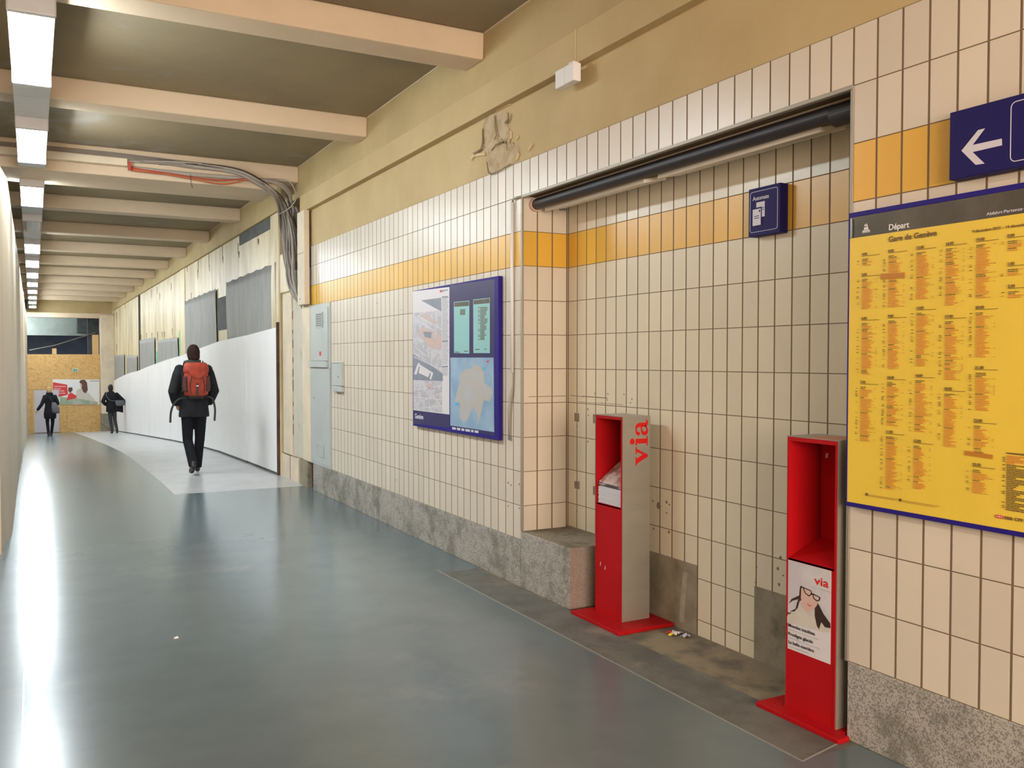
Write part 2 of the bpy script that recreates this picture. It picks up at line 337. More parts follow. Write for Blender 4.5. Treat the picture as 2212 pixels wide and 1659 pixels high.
# ------------------------------------------------------------------ the shell
PROF = [(-12,0),(2.55,0),(6.1,0),(11.12,0),(12.3,0),(14,-.03),(16.6,-.09),(18.7,-.175),(22.65,-.377),(30.5,-.82),(40.45,-1.40),(41.2,-1.445),(52,-1.6)]
def fz(y):
    for (a, za), (b, zb) in zip(PROF, PROF[1:]):
        if a <= y <= b: return za+(zb-za)*(y-a)/(b-a)
    return 0
fl = MB(); ys = [p[0] for p in PROF]; xs = [-3.2, 1.45, 2.68, 2.98, 3.5]
for i in range(len(ys)-1):
    for j in range(4):
        a, b, x0, x1 = ys[i], ys[i+1], xs[j], xs[j+1]
        fl.cur = 0
        if a >= 11.1: fl.cur = 1 if j >= 1 else 0
        elif 2.5 <= a < 6 and j == 2: fl.cur = 2
        elif 2.5 <= a < 6 and j == 3: fl.cur = 3
        fl.quad((x0,a,fz(a)), (x1,a,fz(a)), (x1,b,fz(b)), (x0,b,fz(b)))
floor = struct(fl.build('floor', ['resin', 'lightfloor', 'dirtfloor', 'tanfloor'], smooth=True))
struct(MB().box(-0.064, -0.057, -5, 12.3, 0.0, 0.002).build('trim_1', mat('floor strip', (.75,.77,.80), .35, .2)))
t2 = MB().box(2.672, 2.680, 2.55, 6.2, 0.0, 0.0022); t2.hexa([(2.672,2.55,0),(2.672,2.542,0),(2.97,2.60,0),(2.97,2.608,0)], [(2.672,2.55,.0022),(2.672,2.542,.0022),(2.97,2.60,.0022),(2.97,2.608,.0022)])
struct(t2.build('trim_2', mat('dull metal strip', (0.33, 0.34, 0.31), 0.5, 0.3)))

GX = 2.95; CZ = 3.99
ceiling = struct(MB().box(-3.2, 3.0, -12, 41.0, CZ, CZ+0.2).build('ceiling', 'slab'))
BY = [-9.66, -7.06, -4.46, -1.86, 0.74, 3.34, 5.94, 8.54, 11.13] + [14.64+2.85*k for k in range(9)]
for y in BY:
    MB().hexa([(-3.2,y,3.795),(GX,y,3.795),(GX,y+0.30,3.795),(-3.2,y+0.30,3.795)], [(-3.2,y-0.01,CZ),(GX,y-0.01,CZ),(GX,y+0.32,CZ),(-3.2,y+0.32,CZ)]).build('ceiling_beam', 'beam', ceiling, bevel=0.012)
MB().box(-3.2, 2.70, 11.20, 12.10, 3.685, CZ).build('ceiling_beam', 'beam', ceiling, bevel=0.01)
# right wall
wr = struct(MB().box(3.0, 3.6, -12, Y_T0, 0.3305, Z_TOP).build('wall_right', 'tile'))
wr2 = MB().box(3.0, 3.6, 5.45, 10.78, 0.3305, Z_TOP).build('tiled_facing', 'tile', wr)
MB().box(3.0, 3.6, Y_T0, 5.45, Z_TOP-ROW, Z_TOP).build('tiled_lintel', 'tile', wr)
MB().box(3.372, 3.6, Y_T0-0.01, 5.46, 0, Z_TOP-ROW+0.001).build('niche_back', 'tile_back', wr)
MB().box(3.004, 3.6, -12, 10.85, Z_TOP, 3.41).build('plaster_frieze', 'plaster', wr)
pb = MB().box(2.940, 3.6, -12, 11.05, 3.40, 3.605); pb.build('plaster_band', 'plaster', wr, bevel=0.004)
MB().box(GX, 3.6, -12, 41.0, 3.607, CZ+0.05).build('girder', 'girder', wr)
gl = MB()
for i in range(len(BY)-1): gl.box(GX-0.006, GX, BY[i]+0.33, BY[i+1]-0.012, CZ-0.010, CZ)
gl.build('paint_line', 'beam', wr)
# plinths
struct(MB().box(2.995, 3.6, -12, Y_T0-0.005, 0, 0.3305).build('baseboard_right', 'granite', bevel=0.004))
struct(MB().box(2.995, 3.6, 5.455, 10.72, 0, 0.3305).build('baseboard_left', 'granite', bevel=0.004))
# metal edging of the niche
struct(MB().box(2.996, 3.018, Y_T0-0.004, Y_T0+0.012, 0.33, Z_TOP-ROW).build('trim_3', 'aluminium', bevel=0.002))
struct(MB().box(2.994, 3.010, 5.440, 5.458, 0.40, Z_TOP-ROW).build('trim_4', 'aluminium', bevel=0.002))
struct(MB().box(2.992, 3.020, Y_T0, 5.46, Z_TOP-ROW-0.014, Z_TOP-ROW+0.004).build('trim_5', 'aluminium', bevel=0.002))
# cement patches and bench block in the niche
cp = MB(); cp.box(3.366, 3.374, 4.02, 5.45, -0.01, 0.405); cp.box(3.366, 3.374, 2.62, 3.55, -0.01, 0.392)
cp.build('cement_patch', 'cement', wr)
MB().prism([WX(u, v, 3.366) for u, v in [(1476,1235),(1486,1237),(1480,1300),(1478,1345),(1468,1342),(1470,1290)]], (-0.002, 0, 0)).build('lime_run', mat('lime run', (0.36, 0.33, 0.26), 0.8, col2=(.28,.25,.19), scale=12), wr)
bench = MB(); bench.cur = 0; bench.box(2.99, 3.364, 4.80, 5.448, 0, 0.395)
for i, nm in enumerate(bench.f):
    if i == 1: bench.mi[i] = 1
    if i == 2: bench.mi[i] = 2
tag(bench.build('stone_bench', ['granite', 'granite_top', 'granite_pink'], bevel=0.006), 'low mossy granite block at the left end of the tiled wall recess', 'stone block')

# damaged plaster above the tiles
dm = [(1047,262),(1052,250),(1071,244),(1079,246),(1086,240),(1099,243),(1100,258),(1095,268),(1102,280),(1106,292),(1103,312),(1117,308),(1124,322),(1117,338),(1118,348),(1103,356),(1082,366),(1062,378),(1053,372),(1051,352),(1053,332),(1044,334),(1026,334),(1018,331),(1038,322),(1042,305),(1043,280)]
P3 = [WX(u, v, 3.004) for u, v in dm]; cen = sum(P3, Vector())/len(P3)
nb = MB(); N_ = len(P3)
K = 7
for k in range(K+1):
    for i, p in enumerate(P3):
        q = cen + (p-cen)*(1-k/K)
        hgt = 0.0 if k == 0 else 0.006+0.022*noise.noise(Vector((q.y*9, q.z*9, 3)))
        nb.v.append((3.003-max(0.002, hgt), q.y, q.z))
for k in range(K):
    for i in range(N_): nb.f.append([k*N_+i, k*N_+(i+1) % N_, (k+1)*N_+(i+1) % N_, (k+1)*N_+i]); nb.mi.append(0)
nb.build('broken_plaster', 'rawplaster', wr, smooth=True)
ch = MB()
for pl, wd in [([(1020,345),(1025,336),(1040,334),(1050,333)], .022), ([(1074,239),(1090,230),(1104,224)], .02), ([(1117,302),(1122,294)], .01), ([(1144,325),(1152,311)], .012), ([(1118,345),(1122,330)], .018), ([(1106,300),(1105,283)], .01)]:
    for a, b in zip(pl, pl[1:]): pline(ch, a, b, 3.002, wd, 0.012)
ch.build('flaking_edge', 'chip', wr)
ck = MB()
for pl, wd in [([(1043,278),(1043,305),(1040,322),(1024,333)], .022), ([(1069,250),(1070,272),(1073,292),(1068,302)], .018), ([(1098,244),(1099,258),(1091,266)], .03), ([(1052,350),(1055,372),(1062,377),(1085,366),(1103,354)], .012), ([(1083,300),(1095,312),(1096,325)], .010), ([(1062,325),(1072,312),(1084,308)], .012)]:
    for a, b in zip(pl, pl[1:]): pline(ck, a, b, 2.9865, wd*.6, 0.003)
ck.build('crack', 'pcrack', wr)

# marks, holes and scratches on the niche tiles
sm = MB()
for a, b, x in [((1140,858),(1222,855),None)]:
    A = WY(1142,857,5.449); B = WY(1224,855,5.449); sm.box(A.x, min(B.x, 3.37), 5.4475, 5.4495, A.z-.002, A.z+.002)
for a, b, wd in [((1232,854),(1262,857),.004),((1258,856),(1312,860),.006),((1250,868),(1345,874),.003)]: pline(sm, a, b, 3.3715, wd)
for (u, v, r) in [(1270,884,.008),(1271,897,.007),(1246,921,.006),(1270,954,.007),(1285,850,.006),(1313,851,.007),(1348,852,.006),(1312,864,.005),(1365,862,.006),(1362,870,.006),(1300,870,.004),(1440,1085,.010),(1423,1093,.022),(1410,1082,.008),(1446,1090,.007),(1412,1142,.007),(1445,1150,.010),(1440,1108,.006),(1686,1205,.010),(1680,1228,.009),(1692,1243,.006),(1634,1225,.008),(1632,1258,.006),(1683,1262,.008),(1247,1104,.006)]:
    p = WX(u, v, 3.3715); sm.prism([p+Vector((0, math.cos(q*1.0472)*r, math.sin(q*1.0472)*r*random.uniform(.7, 1.2))) for q in range(6)], (-0.0008, 0, 0))
for (u, v, r) in [(1122,1046,.008),(1098,1043,.009),(1104,1048,.008),(1098,1093,.007),(1122,1098,.007),(866,670,.005),(855,1037,.008),(815,655,.007)]:
    p = WX(u, v, 2.9995); sm.prism([p+Vector((0, math.cos(q*1.0472)*r, math.sin(q*1.0472)*r)) for q in range(6)], (-0.0008, 0, 0))
sm.build('scuff_marks', 'dirtymark', wr)
gp = MB()
for q in [[(1241,892),(1251,893),(1251,911),(1241,910)], [(1281,895),(1288,895),(1288,915),(1281,914)], [(1241,1039),(1252,1040),(1252,1057),(1241,1055)], [(1281,1050),(1288,1051),(1288,1070),(1281,1069)]]: ppoly(gp, q, 3.3715)
gp.build('glue_patches', 'plug', wr)

# the post and cable chase left of the tiles, and the concrete wall beyond
MB().box(2.975, 3.2, 10.78, 11.12, 0.33, 2.26).build('cream_post', 'cream', wr, bevel=0.015)
MB().box(3.02, 3.6, 11.12, 11.72, 0.33, 2.75).build('plaster_strip', mat('mottled post', (0.52, 0.50, 0.43), 0.7, col2=(0.58, 0.52, 0.42), scale=4, col3=(0.40, 0.36, 0.28), s3=5, bump=0.2), wr)
MB().box(3.00, 3.6, 11.74, 12.20, 0.30, 2.48).build('white_strip', 'cream', wr, bevel=0.01)
MB().box(2.985, 3.6, 11.70, 12.28, 2.48, 3.02).build('rough_plaster', 'stain', wr, bevel=0.02)
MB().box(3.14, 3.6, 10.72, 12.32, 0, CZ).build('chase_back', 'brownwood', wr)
MB().box(3.00, 3.15, 11.42, 12.28, 0, 0.325).build('tile_stub', 'cream', wr)
tg = MB().box(2.997, 3.0, 11.83, 11.845, 0, 0.325); tg.box(2.998, 3.0, 11.42, 12.28, 0.318, 0.326)
for k in range(9): z = 0.6+k*0.19; tg.box(3.015, 3.021, 11.728, 11.742, z, z+random.uniform(.05, .16))
tg.build('joint_crack', 'crack', wr)
MB().box(2.99, 3.05, 10.95, 11.30, 0, 0.33).build('dark_corner', 'cement', wr)  # solid darker block, its colour stands in for the shaded niche
wc = MB().box(3.0, 3.6, 12.30, 41.0, -1.7, 3.65)
wc.build('concrete_wall', 'stain', wr)
cw = MB()
for y0, y1, d in [(12.28, 12.75, .03), (20.9, 21.6, .025), (40.6, 41.0, .05)]: cw.box(3.0-d, 3.05, y0, y1, -1.6, 3.61)
cw.build('concrete_pilasters', 'stain', wr, bevel=0.02)
MB().box(2.993, 3.0, 12.35, 15.0, 3.44, 3.615).build('dark_slot', 'darkgrey', wr)  # raised strip, the recess shade put into its dark colour
MB().box(2.98, 3.0, 30.3, 30.75, 1.2, 3.62).build('dark_rebate', 'dark', wr)  # near-black upright strip raised on the wall
# rust runs and drip marks
dr = MB()
for (u, v, h, wd) in [(558,521,8,.10),(514,536,20,.05),(516,549,10,.10),(480,545,26,.05),(481,560,10,.09),(451,560,22,.07),(452,578,10,.08),(428,570,28,.08),(427,592,16,.07),(404,575,20,.12),(413,640,14,.07),(345,640,12,.12),(339,627,14,.12),(327,634,16,.14),(314,628,10,.1),(370,618,12,.10),(420,700,8,.1),(404,735,24,.1),(340,730,26,.16),(350,722,10,.16),(355,722,10,.15),(328,724,10,.18),(316,724,9,.18),(305,728,8,.2),(372,716,12,.1),(388,740,10,.1),(252,690,30,.3),(252,755,22,.3),(613,528,4,.03),(270,660,12,.2)]:
    p = WX(u, v-h/2, 2.998); q = WX(u, v+h/2, 2.998); w2 = wd/2
    dr.prism([(2.999,p.y-w2,p.z),(2.999,p.y+w2*.7,p.z+.01),(2.999,p.y+w2*.4,q.z),(2.999,p.y-w2*.3,q.z-.03)], (-.002,0,0))
dr.build('rust_runs', 'crack', wr)

# near, left: plywood hoarding
LW = [(-0.93,-1.0),(-0.258,8.4),(-0.186,9.45),(-0.19,41.0)]
hw = MB()
def lwx(y):
    for (x0, y0), (x1, y1) in zip(LW, LW[1:]):
        if y0 <= y <= y1: return x0+(x1-x0)*(y-y0)/(y1-y0)
yy = [-1.0, 2, 5, 8.4, 9.45, 12, 14.6, 17, 19.5, 22, 25, 28, 31, 34, 37, 41.0]
for a, b in zip(yy, yy[1:]):
    xa, xb = lwx(a), lwx(b)
    hw.hexa([(xa-.03,a+.004,fz(a)),(xa,a+.004,fz(a)),(xb,b-.004,fz(b)),(xb-.03,b-.004,fz(b))], [(xa-.03,a+.004,3.25),(xa,a+.004,3.25),(xb,b-.004,3.25),(xb-.03,b-.004,3.25)])
wl = struct(hw.build('wall_left', 'ply'))
cb = MB()
for y in (yy[3], yy[7], yy[10]): x = lwx(y); cb.box(x-.002, x+.012, y-.03, y+.03, fz(y), 3.24)
cb.build('batten', 'ply', wl)
struct(MB().box(-3.4, -3.2, -12, 52, -1.7, 4.2).build('wall_outer', 'slab'))
struct(MB().box(-3.4, 3.6, -5.1, -4.9, -0.1, 4.2).build('wall_rear', 'plaster'))

# far end: OSB partition with door, header and pillar
wb = struct(MB().box(-0.19, 2.47, 41.0, 41.05, -1.46, 1.78).build('wall_back', 'osb'))
sg = MB(); sg.box(-0.19, 2.47, 40.992, 41.0, 0.345, 0.357); sg.box(1.20, 1.21, 40.992, 41.0, -1.45, -0.33)
sg.build('board_seam', mat('osb seam', (0.35, 0.20, 0.07), 0.8), wb)
MB().box(0.70, 0.86, 40.99, 41.04, 1.78, 2.02).build('timber_stub', 'timber', wb)
MB().box(2.20, 2.44, 41.2, 41.3, 1.78, 2.6).build('timber_stub', 'timber', wb)
d1 = struct(MB().box(0.03, 0.92, 40.955, 40.995, -1.40, 0.33).build('door_1', 'doorgrey'))
MB().box(-0.04, 0.03, 40.95, 40.998, -1.43, 0.38).build('door_frame', 'timber', d1)
MB().tube([(0.11,40.955,-0.45),(0.11,40.90,-0.45),(0.20,40.90,-0.45)], .012).build('door_handle', 'grille', d1)
struct(MB().box(-0.19, 3.0, 40.6, 41.0, 3.27, 3.46).build('trim_6', 'beam'))
struct(MB().box(-0.19, 3.0, 40.9, 41.1, 3.46, CZ).build('trim_7', 'plaster'))
pil = MB().box(2.475, 3.0, 40.45, 41.3, -0.68, 3.40); pl_ = pil.build('pillar', 'cream', wr, bevel=0.02)
MB().box(2.465, 3.0, 40.44, 41.3, -1.45, -0.68).build('pillar_base', 'cement', wr)
# the space behind the partition
wf = struct(MB().box(-3.2, 3.6, 51.8, 52, -1.7, 4.2).build('wall_far', 'bluegrey'))
struct(MB().box(-3.2, 3.6, 41.1, 52, 3.6, 3.8).build('ceiling_far', 'darkgrey'))
MB().box(-3.2, 3.6, 44.0, 44.5, 2.62, 3.6).build('cross_beam', 'greenbeam', wf)
MB().box(1.72, 3.0, 43.0, 43.9, 2.72, 3.5).build('duct', 'darkgrey', wf)
MB().box(2.1, 3.2, 42.6, 43.0, 1.6, 3.5).build('duct', 'darkgrey', wf)
tag(MB().tube([(-0.12,42.6,1.95),(0.85,42.6,2.17),(2.4,42.6,2.72)], .022, 8).build('slanting_pipe', 'aluminium'), 'thin pale pipe slanting across the opening above the board partition', 'pipe')

# ------------------------------------------------------------------ fluorescent battens under the beams
def batten(yc, lit, warm, label):
    t = thing('fluorescent_batten', (0.02, yc, 3.79), label, 'ceiling light', 'row of fluorescent battens along the left of the ceiling')
    h = MB(); h.prism([(-.110,yc-1.485,3.700),(.150,yc-1.485,3.700),(.150,yc-1.485,3.735),(.115,yc-1.485,3.79),(-.075,yc-1.485,3.79),(-.110,yc-1.485,3.735)], (0, 2.97, 0))
    h.build('housing', 'housing', t, bevel=0.004)
    g = MB(); prof = [(-.085,3.70),(-.085,3.67),(-.06,3.635),(.02,3.615),(.10,3.635),(.125,3.67),(.125,3.70)]
    g.prism([(x, yc-.75, z) for x, z in prof], (0, 1.5, 0)); g.build('diffuser', ('lit_warm' if warm else 'lit') if lit else 'unlit', t)
    for y in (yc-.80, yc+.75): MB().box(-.11, .15, y, y+.05, 3.60, 3.725).build('end_cap', 'housing', t, bevel=0.01)
    return t
ordn = ['nearest', 'second', 'third', 'fourth', 'fifth', 'sixth', 'seventh', 'eighth', 'ninth', 'tenth', 'eleventh', 'twelfth']

for i in range(-3, 12):
    yc = 6.72+2.97*i
    if i < 0: batten(yc, True, True, 'fluorescent batten overhead beside the camera, above the tiled recess, out of view')
    else: batten(yc, i != 3, False, f'{ordn[i]} fluorescent batten along the left of the ceiling' + (', its tube unlit' if i == 3 else ', lit')); 

# ------------------------------------------------------------------ magazine stands
def make_stand(fx, y0, base, label):
    """fx: x of the front face, y0: right end (towards the camera)"""
    W_, D_, H_ = 0.29, 0.205, 1.255; y1 = y0+W_; bx = fx+D_; ZO = 0.705
    t = thing('magazine_stand', (fx+D_/2, y0+W_/2, 0), label, 'magazine stand', 'red and steel magazine stands in the tiled recess')
    b = MB(); b.prism([(x, y, 0.0) for x, y in base], (0, 0, 0.022)); b.build('base_plate', 'red', t, bevel=0.003)
    for a, c in ((y0, y0+.004), (y1-.004, y1)): MB().box(fx+.003, bx, a, c, .022, H_-.004).build('side_panel', 'steel', t)
    MB().box(fx+.003, bx, y0, y1, H_-.004, H_).build('top_panel', 'steel', t)
    MB().box(bx-.004, bx, y0+.004, y1-.004, .022, H_-.004).build('back_panel', 'steel', t)
    MB().box(fx, bx-.006, y0+.0042, y0+.014, .022, H_-.0045).build('inner_lining', 'red', t)
    MB().box(fx, bx-.006, y1-.014, y1-.0042, .022, H_-.0045).build('inner_lining', 'red', t)
    MB().box(fx, fx+.03, y0+.014, y1-.014, H_-.022, H_-.0045).build('top_rim', 'red', t)
    MB().box(fx+.03, bx-.006, y0+.014, y1-.014, H_-.014, H_-.0045).build('inner_top', 'red', t)
    MB().box(bx-.014, bx-.0045, y0+.014, y1-.022, ZO+.05, H_-.014).build('inner_back', 'red', t)
    MB().box(fx+.002, fx+.012, y0+.014, y1-.014, .022, ZO).build('front_panel', 'red', t)
    sh = MB(); sh.hexa([(fx+.002,y0+.014,ZO-.008),(bx-.006,y0+.014,ZO+.07),(bx-.006,y1-.014,ZO+.07),(fx+.002,y1-.014,ZO-.008)], [(fx+.002,y0+.014,ZO),(bx-.006,y0+.014,ZO+.082),(bx-.006,y1-.014,ZO+.082),(fx+.002,y1-.014,ZO)])
    sh.build('shelf', 'red', t)
    return t
s1 = make_stand(3.085, 4.365, [(2.955,4.215),(3.36,4.215),(3.36,4.73),(2.955,4.73)], 'red magazine stand filled with magazines, steel side lettered in red, left in the tiled recess')
s2 = make_stand(2.985, 2.66, [(2.92,2.585),(2.986,2.585),(2.988,2.622),(3.33,2.622),(3.33,3.06),(2.915,3.06)], 'empty red magazine stand with a cover poster on its front, beside the yellow timetable')
# slab-serif letters on the steel side of the first stand: built in their own plane, x' along +z, y' towards -x
def slab_letters(parent, yface):
    XH = 0.090; base_x = 3.272; m = MB()
    def P(a, b): return (base_x - b*XH, yface, a)          # a = height on the stand, b = letter height in x-heights
    def st(pts, th=0.0006):
        m.prism([P(z, b) for z, b in pts], (0, -th, 0))
    z0 = 0.962
    # v : 0.115 wide
    st([(z0-.004,1.0),(z0+.047,1.0),(z0+.047,.90),(z0+.038,.90),(z0+.060,.42),(z0+.079,.90),(z0+.066,.90),(z0+.066,1.0),(z0+.108,1.0),(z0+.108,.90),(z0+.097,.90),(z0+.058,-.02),(z0+.046,-.02),(z0+.007,.90),(z0-.004,.90)])
    zi = 1.078
    st([(zi,1.0),(zi+.041,1.0),(zi+.041,.10),(zi+.054,.10),(zi+.054,0),(zi-.002,0),(zi-.002,.10),(zi+.012,.10),(zi+.012,.90),(zi,.90)])
    st([(zi+.026+.0185*math.cos(q*math.pi/10), 1.27+.20*math.sin(q*math.pi/10)) for q in range(20)])
    za = 1.136
    # a : arch, stem with tail, bowl
    def ribbon(c, closed=False):
        n = len(c)
        for i in range(n if closed else n-1):
            (x0, y0_, w0), (x1, y1_, w1) = c[i], c[(i+1) % n]
            d = Vector((x1-x0, (y1_-y0_)*XH, 0)); d.normalize(); nx, ny = -d.y, d.x
            e = 0.002
            st([(x0-d.x*e+nx*w0, y0_+(-d.y*e+ny*w0)/XH), (x0-d.x*e-nx*w0, y0_+(-d.y*e-ny*w0)/XH), (x1+d.x*e-nx*w1, y1_+(d.y*e-ny*w1)/XH), (x1+d.x*e+nx*w1, y1_+(d.y*e+ny*w1)/XH)], .0006+.00002*i)
    ribbon([(za+.014,.80,.009),(za+.018,.90,.008),(za+.030,.955,.005),(za+.046,.955,.006),(za+.060,.88,.011),(za+.066,.72,.0125),(za+.066,.25,.0125),(za+.070,.10,.011),(za+.082,.045,.006),(za+.092,.09,.004),(za+.094,.16,.003)])
    st([(za+.014+.0115*math.cos(q*math.pi/8), .78+.13*math.sin(q*math.pi/8)) for q in range(16)], .0008)
    ribbon([(za+.060,.56,.005),(za+.040,.52,.005),(za+.022,.46,.008),(za+.012,.30,.012),(za+.016,.12,.011),(za+.030,.045,.006),(za+.046,.09,.005),(za+.060,.22,.005)])
    return m.build('side_lettering', 'redprint', parent)
slab_letters(s1, 4.3648)
for y, z in [(4.60,.315),(4.55,.300)]: cs = MB(); cs.prism([(3.087,y,z),(3.087,y-.006,z+.005),(3.087,y-.008,z+.028),(3.087,y-.003,z+.022)], (-.0008,0,0)); cs.build('chipped_paint', 'signwhite', s1)
# poster on the second stand
px0 = 2.985
def SP(s, t_): return (px0+.0015, 2.938-s*0.248, 0.696-t_*0.402)      # s,t 0..1 across and down the poster (front panel face at fx+.002)
def spoly(m_, pts, lift=0.0): m_.prism([Vector(SP(*p))+Vector((-lift,0,0)) for p in pts], (-0.0006, 0, 0)); return m_
po = spoly(MB(), [(0,0),(1,0),(1,1),(0,1)]).build('cover_poster', 'paper', s2)
def crop7(pts):                       # traced on the enlarged view of the poster: left edge x 170, right 775, sheared top edge
    out = []
    for x, y in pts:
        s = (x-170)/605; top = 125+165*s; h_ = 1210+75*s; out.append((s, (y-top)/h_))
    return out
L = [('background', 'postergrey', [(170,125),(775,290),(775,625),(775,1110),(700,1105),(170,900)], .0006),
     ('sweater', 'sweater', [(350,690),(290,790),(200,870),(168,900),(168,985),(420,1050),(640,1120),(770,1135),(770,1080),(620,980),(560,860),(540,820),(440,850),(390,790)], .0010),
     ('hair_left', 'haircol', [(350,500),(385,480),(380,680),(345,700),(320,790),(270,840),(215,830),(290,800),(310,720),(330,670),(240,690),(190,730),(230,665),(340,620)], .0014),
     ('hair_curl', 'haircol', [(165,830),(200,860),(225,830),(215,870),(180,870)], .0014),
     ('hair_right', 'haircol', [(590,720),(620,760),(680,880),(770,1010),(775,1075),(700,1060),(650,990),(620,1090),(590,1040),(560,900),(560,800)], .0014),
     ('face', 'face', [(370,520),(430,520),(540,600),(600,680),(590,760),(540,820),(470,850),(420,830),(385,760),(365,650)], .0018),
     ('cap', 'postergrey', [(360,480),(380,400),(470,400),(590,450),(650,560),(640,650),(540,600),(430,520)], .0022),
     ('smile', 'lips', [(450,725),(500,755),(530,750),(500,780),(465,765)], .0024)]
for nm, mt, pts, lift in L: spoly(MB(), crop7(pts), lift).build('printed_'+nm, mt, po)
gm = MB()
for seg in [((395,510),(510,560)),((510,560),(520,600)),((520,600),(480,630)),((480,630),(430,590)),((430,590),(395,510)),((535,600),(630,650)),((630,650),(620,690)),((620,690),(590,700)),((590,700),(545,660)),((545,660),(535,600)),((505,590),(545,620))]:
    a, b = crop7(seg); A, B = Vector(SP(*a)), Vector(SP(*b)); d = (B-A).normalized(); n_ = Vector((1,0,0)).cross(d)*.0022
    gm.prism([A-n_, B-n_, B+n_, A+n_], (-.0032, 0, 0))
gm.build('printed_glasses', 'haircol', po)
def stext(body, x, y, size, m_, width, bold=0.0):
    s, t_ = crop7([(x, y)])[0]; p = Vector(SP(s, t_))+Vector((-.0028,0,0)); return text(body, p, size, m_, po, 'poster_text', WALLX, bold, width)
stext('via', 553, 465, .052, 'redprint', .080, 0.01)
pass
stext('Mondes insolites', 185, 1035, .0205, 'black', .155, .012)
stext('Prodiges glacés', 185, 1150, .0205, 'black', .143, .012)
stext('La belle ouvrière', 190, 1265, .0205, 'black', .148, .012)
ln = MB()
for x, y, w_ in [(495,500,.10),(190,1075,.17),(190,1190,.18),(190,1305,.105)]:
    s, t_ = crop7([(x, y)])[0]; a = Vector(SP(s, t_)); xx = 0
    while xx < w_:
        ww = random.uniform(.008, .018); ln.prism([a+Vector((0,-xx,0)), a+Vector((0,-xx-ww,0)), a+Vector((0,-xx-ww,.0028)), a+Vector((0,-xx,.0028))], (-.0030,0,0)); xx += ww+.003
ln.build('small_print', 'mapgrey', po)['kind'] = 'stuff'
st2 = MB().prism([(3.176,2.90,1.17),(3.176,2.885,1.172),(3.176,2.888,1.15),(3.176,2.903,1.148)], (-.001,0,0)); st2.build('torn_sticker', 'face', s2)
MB().prism([(3.0,2.70,1.2552),(3.10,2.68,1.2552),(3.17,2.72,1.2552),(3.14,2.82,1.2552),(3.04,2.86,1.2552),(2.99,2.80,1.2552)], (0,0,.0004)).build('label_remains', mat('orange label', (0.62,.26,.16), .6), s2)

# magazines
mag_w = mat('magazine paper', (0.62, 0.60, 0.64), 0.5, col2=(0.50, 0.49, 0.53), scale=60, stretch=(1, 1, 8)); M['mag'] = mag_w
M['magcover'] = mat('dark magazine cover', (0.05, 0.045, 0.045), 0.35, col2=(0.40, 0.36, 0.36), scale=14, lo=0.5, hi=0.6)
M['magcover2'] = mat('light magazine cover', (0.55, 0.48, 0.45), 0.35, col2=(0.35, 0.2, 0.18), scale=16, lo=0.5, hi=0.62)
zz = 0.7085
for k in range(13):
    th = 0.0078; j = random.uniform(-.003, .003); a, b = 4.383+j, 4.383+.245+j; x0, x1 = 3.0895+random.uniform(0, .003), 3.262; sl = 0.082/0.2*(x1-x0)
    m_ = MB().hexa([(x0,a,zz),(x1,a,zz+sl),(x1,b,zz+sl),(x0,b,zz)], [(x0,a,zz+th-.0012),(x1,a,zz+sl+th-.0012),(x1,b,zz+sl+th-.0012),(x0,b,zz+th-.0012)])
    tag(m_.build('magazine', 'mag', bevel=0.001), 'white-edged magazine in the neat pile on the shelf of the left red stand', 'magazine', 'magazines piled in the left stand'); zz += th
for k, (mt, za_, zb_, xa) in enumerate([('magcover', zz+.004, zz+.075, 3.088), ('magcover2', zz+.016, zz+.125, 3.10)]):
    a, b = 4.382, 4.632
    m_ = MB().hexa([(xa,a,za_-.0),(3.265,a,zb_),(3.265,b,zb_+.02),(xa,b,za_+.008)], [(xa,a,za_+.007),(3.265,a,zb_+.007),(3.265,b,zb_+.027),(xa,b,za_+.015)])
    tag(m_.build('magazine', mt, bevel=0.0015), ['dark-covered magazine lying tilted on the pile in the left red stand', 'light-covered magazine topmost on the pile in the left red stand'][k], 'magazine')
# crumpled wrapper by the first stand
wp = thing('crumpled_wrapper', (3.30, 4.09, 0), 'crumpled white and yellow wrapper on the floor between the red magazine stands', 'litter')
def crumple(c, r, n, seed, name, m_):
    rs = random.Random(seed); g = MB(); v = []
    for i in range(n+1):
        for j in range(n+1):
            v.append((c[0]+(i/n-.5)*r*2+rs.uniform(-.006,.006), c[1]+(j/n-.5)*r*1.3+rs.uniform(-.006,.006), .004+rs.uniform(0, .022)*(1-abs(i/n-.5))))
    f = [(i*(n+1)+j, i*(n+1)+j+1, (i+1)*(n+1)+j+1, (i+1)*(n+1)+j) for i in range(n) for j in range(n)]
    g.add(v, f); o = g.build(name, m_, wp); q = o.modifiers.new('t', 'SOLIDIFY'); q.thickness = .0015; return o
crumple((3.27, 4.085), .030, 5, 1, 'foil', 'signwhite'); crumple((3.24, 4.115), .016, 3, 2, 'red_patch', 'redlight'); crumple((3.225, 4.065), .013, 3, 3, 'yellow_patch', mat('wrapper yellow', (.75,.55,.04), .4)); crumple((3.29, 4.02), .028, 4, 4, 'foil', 'signwhite')

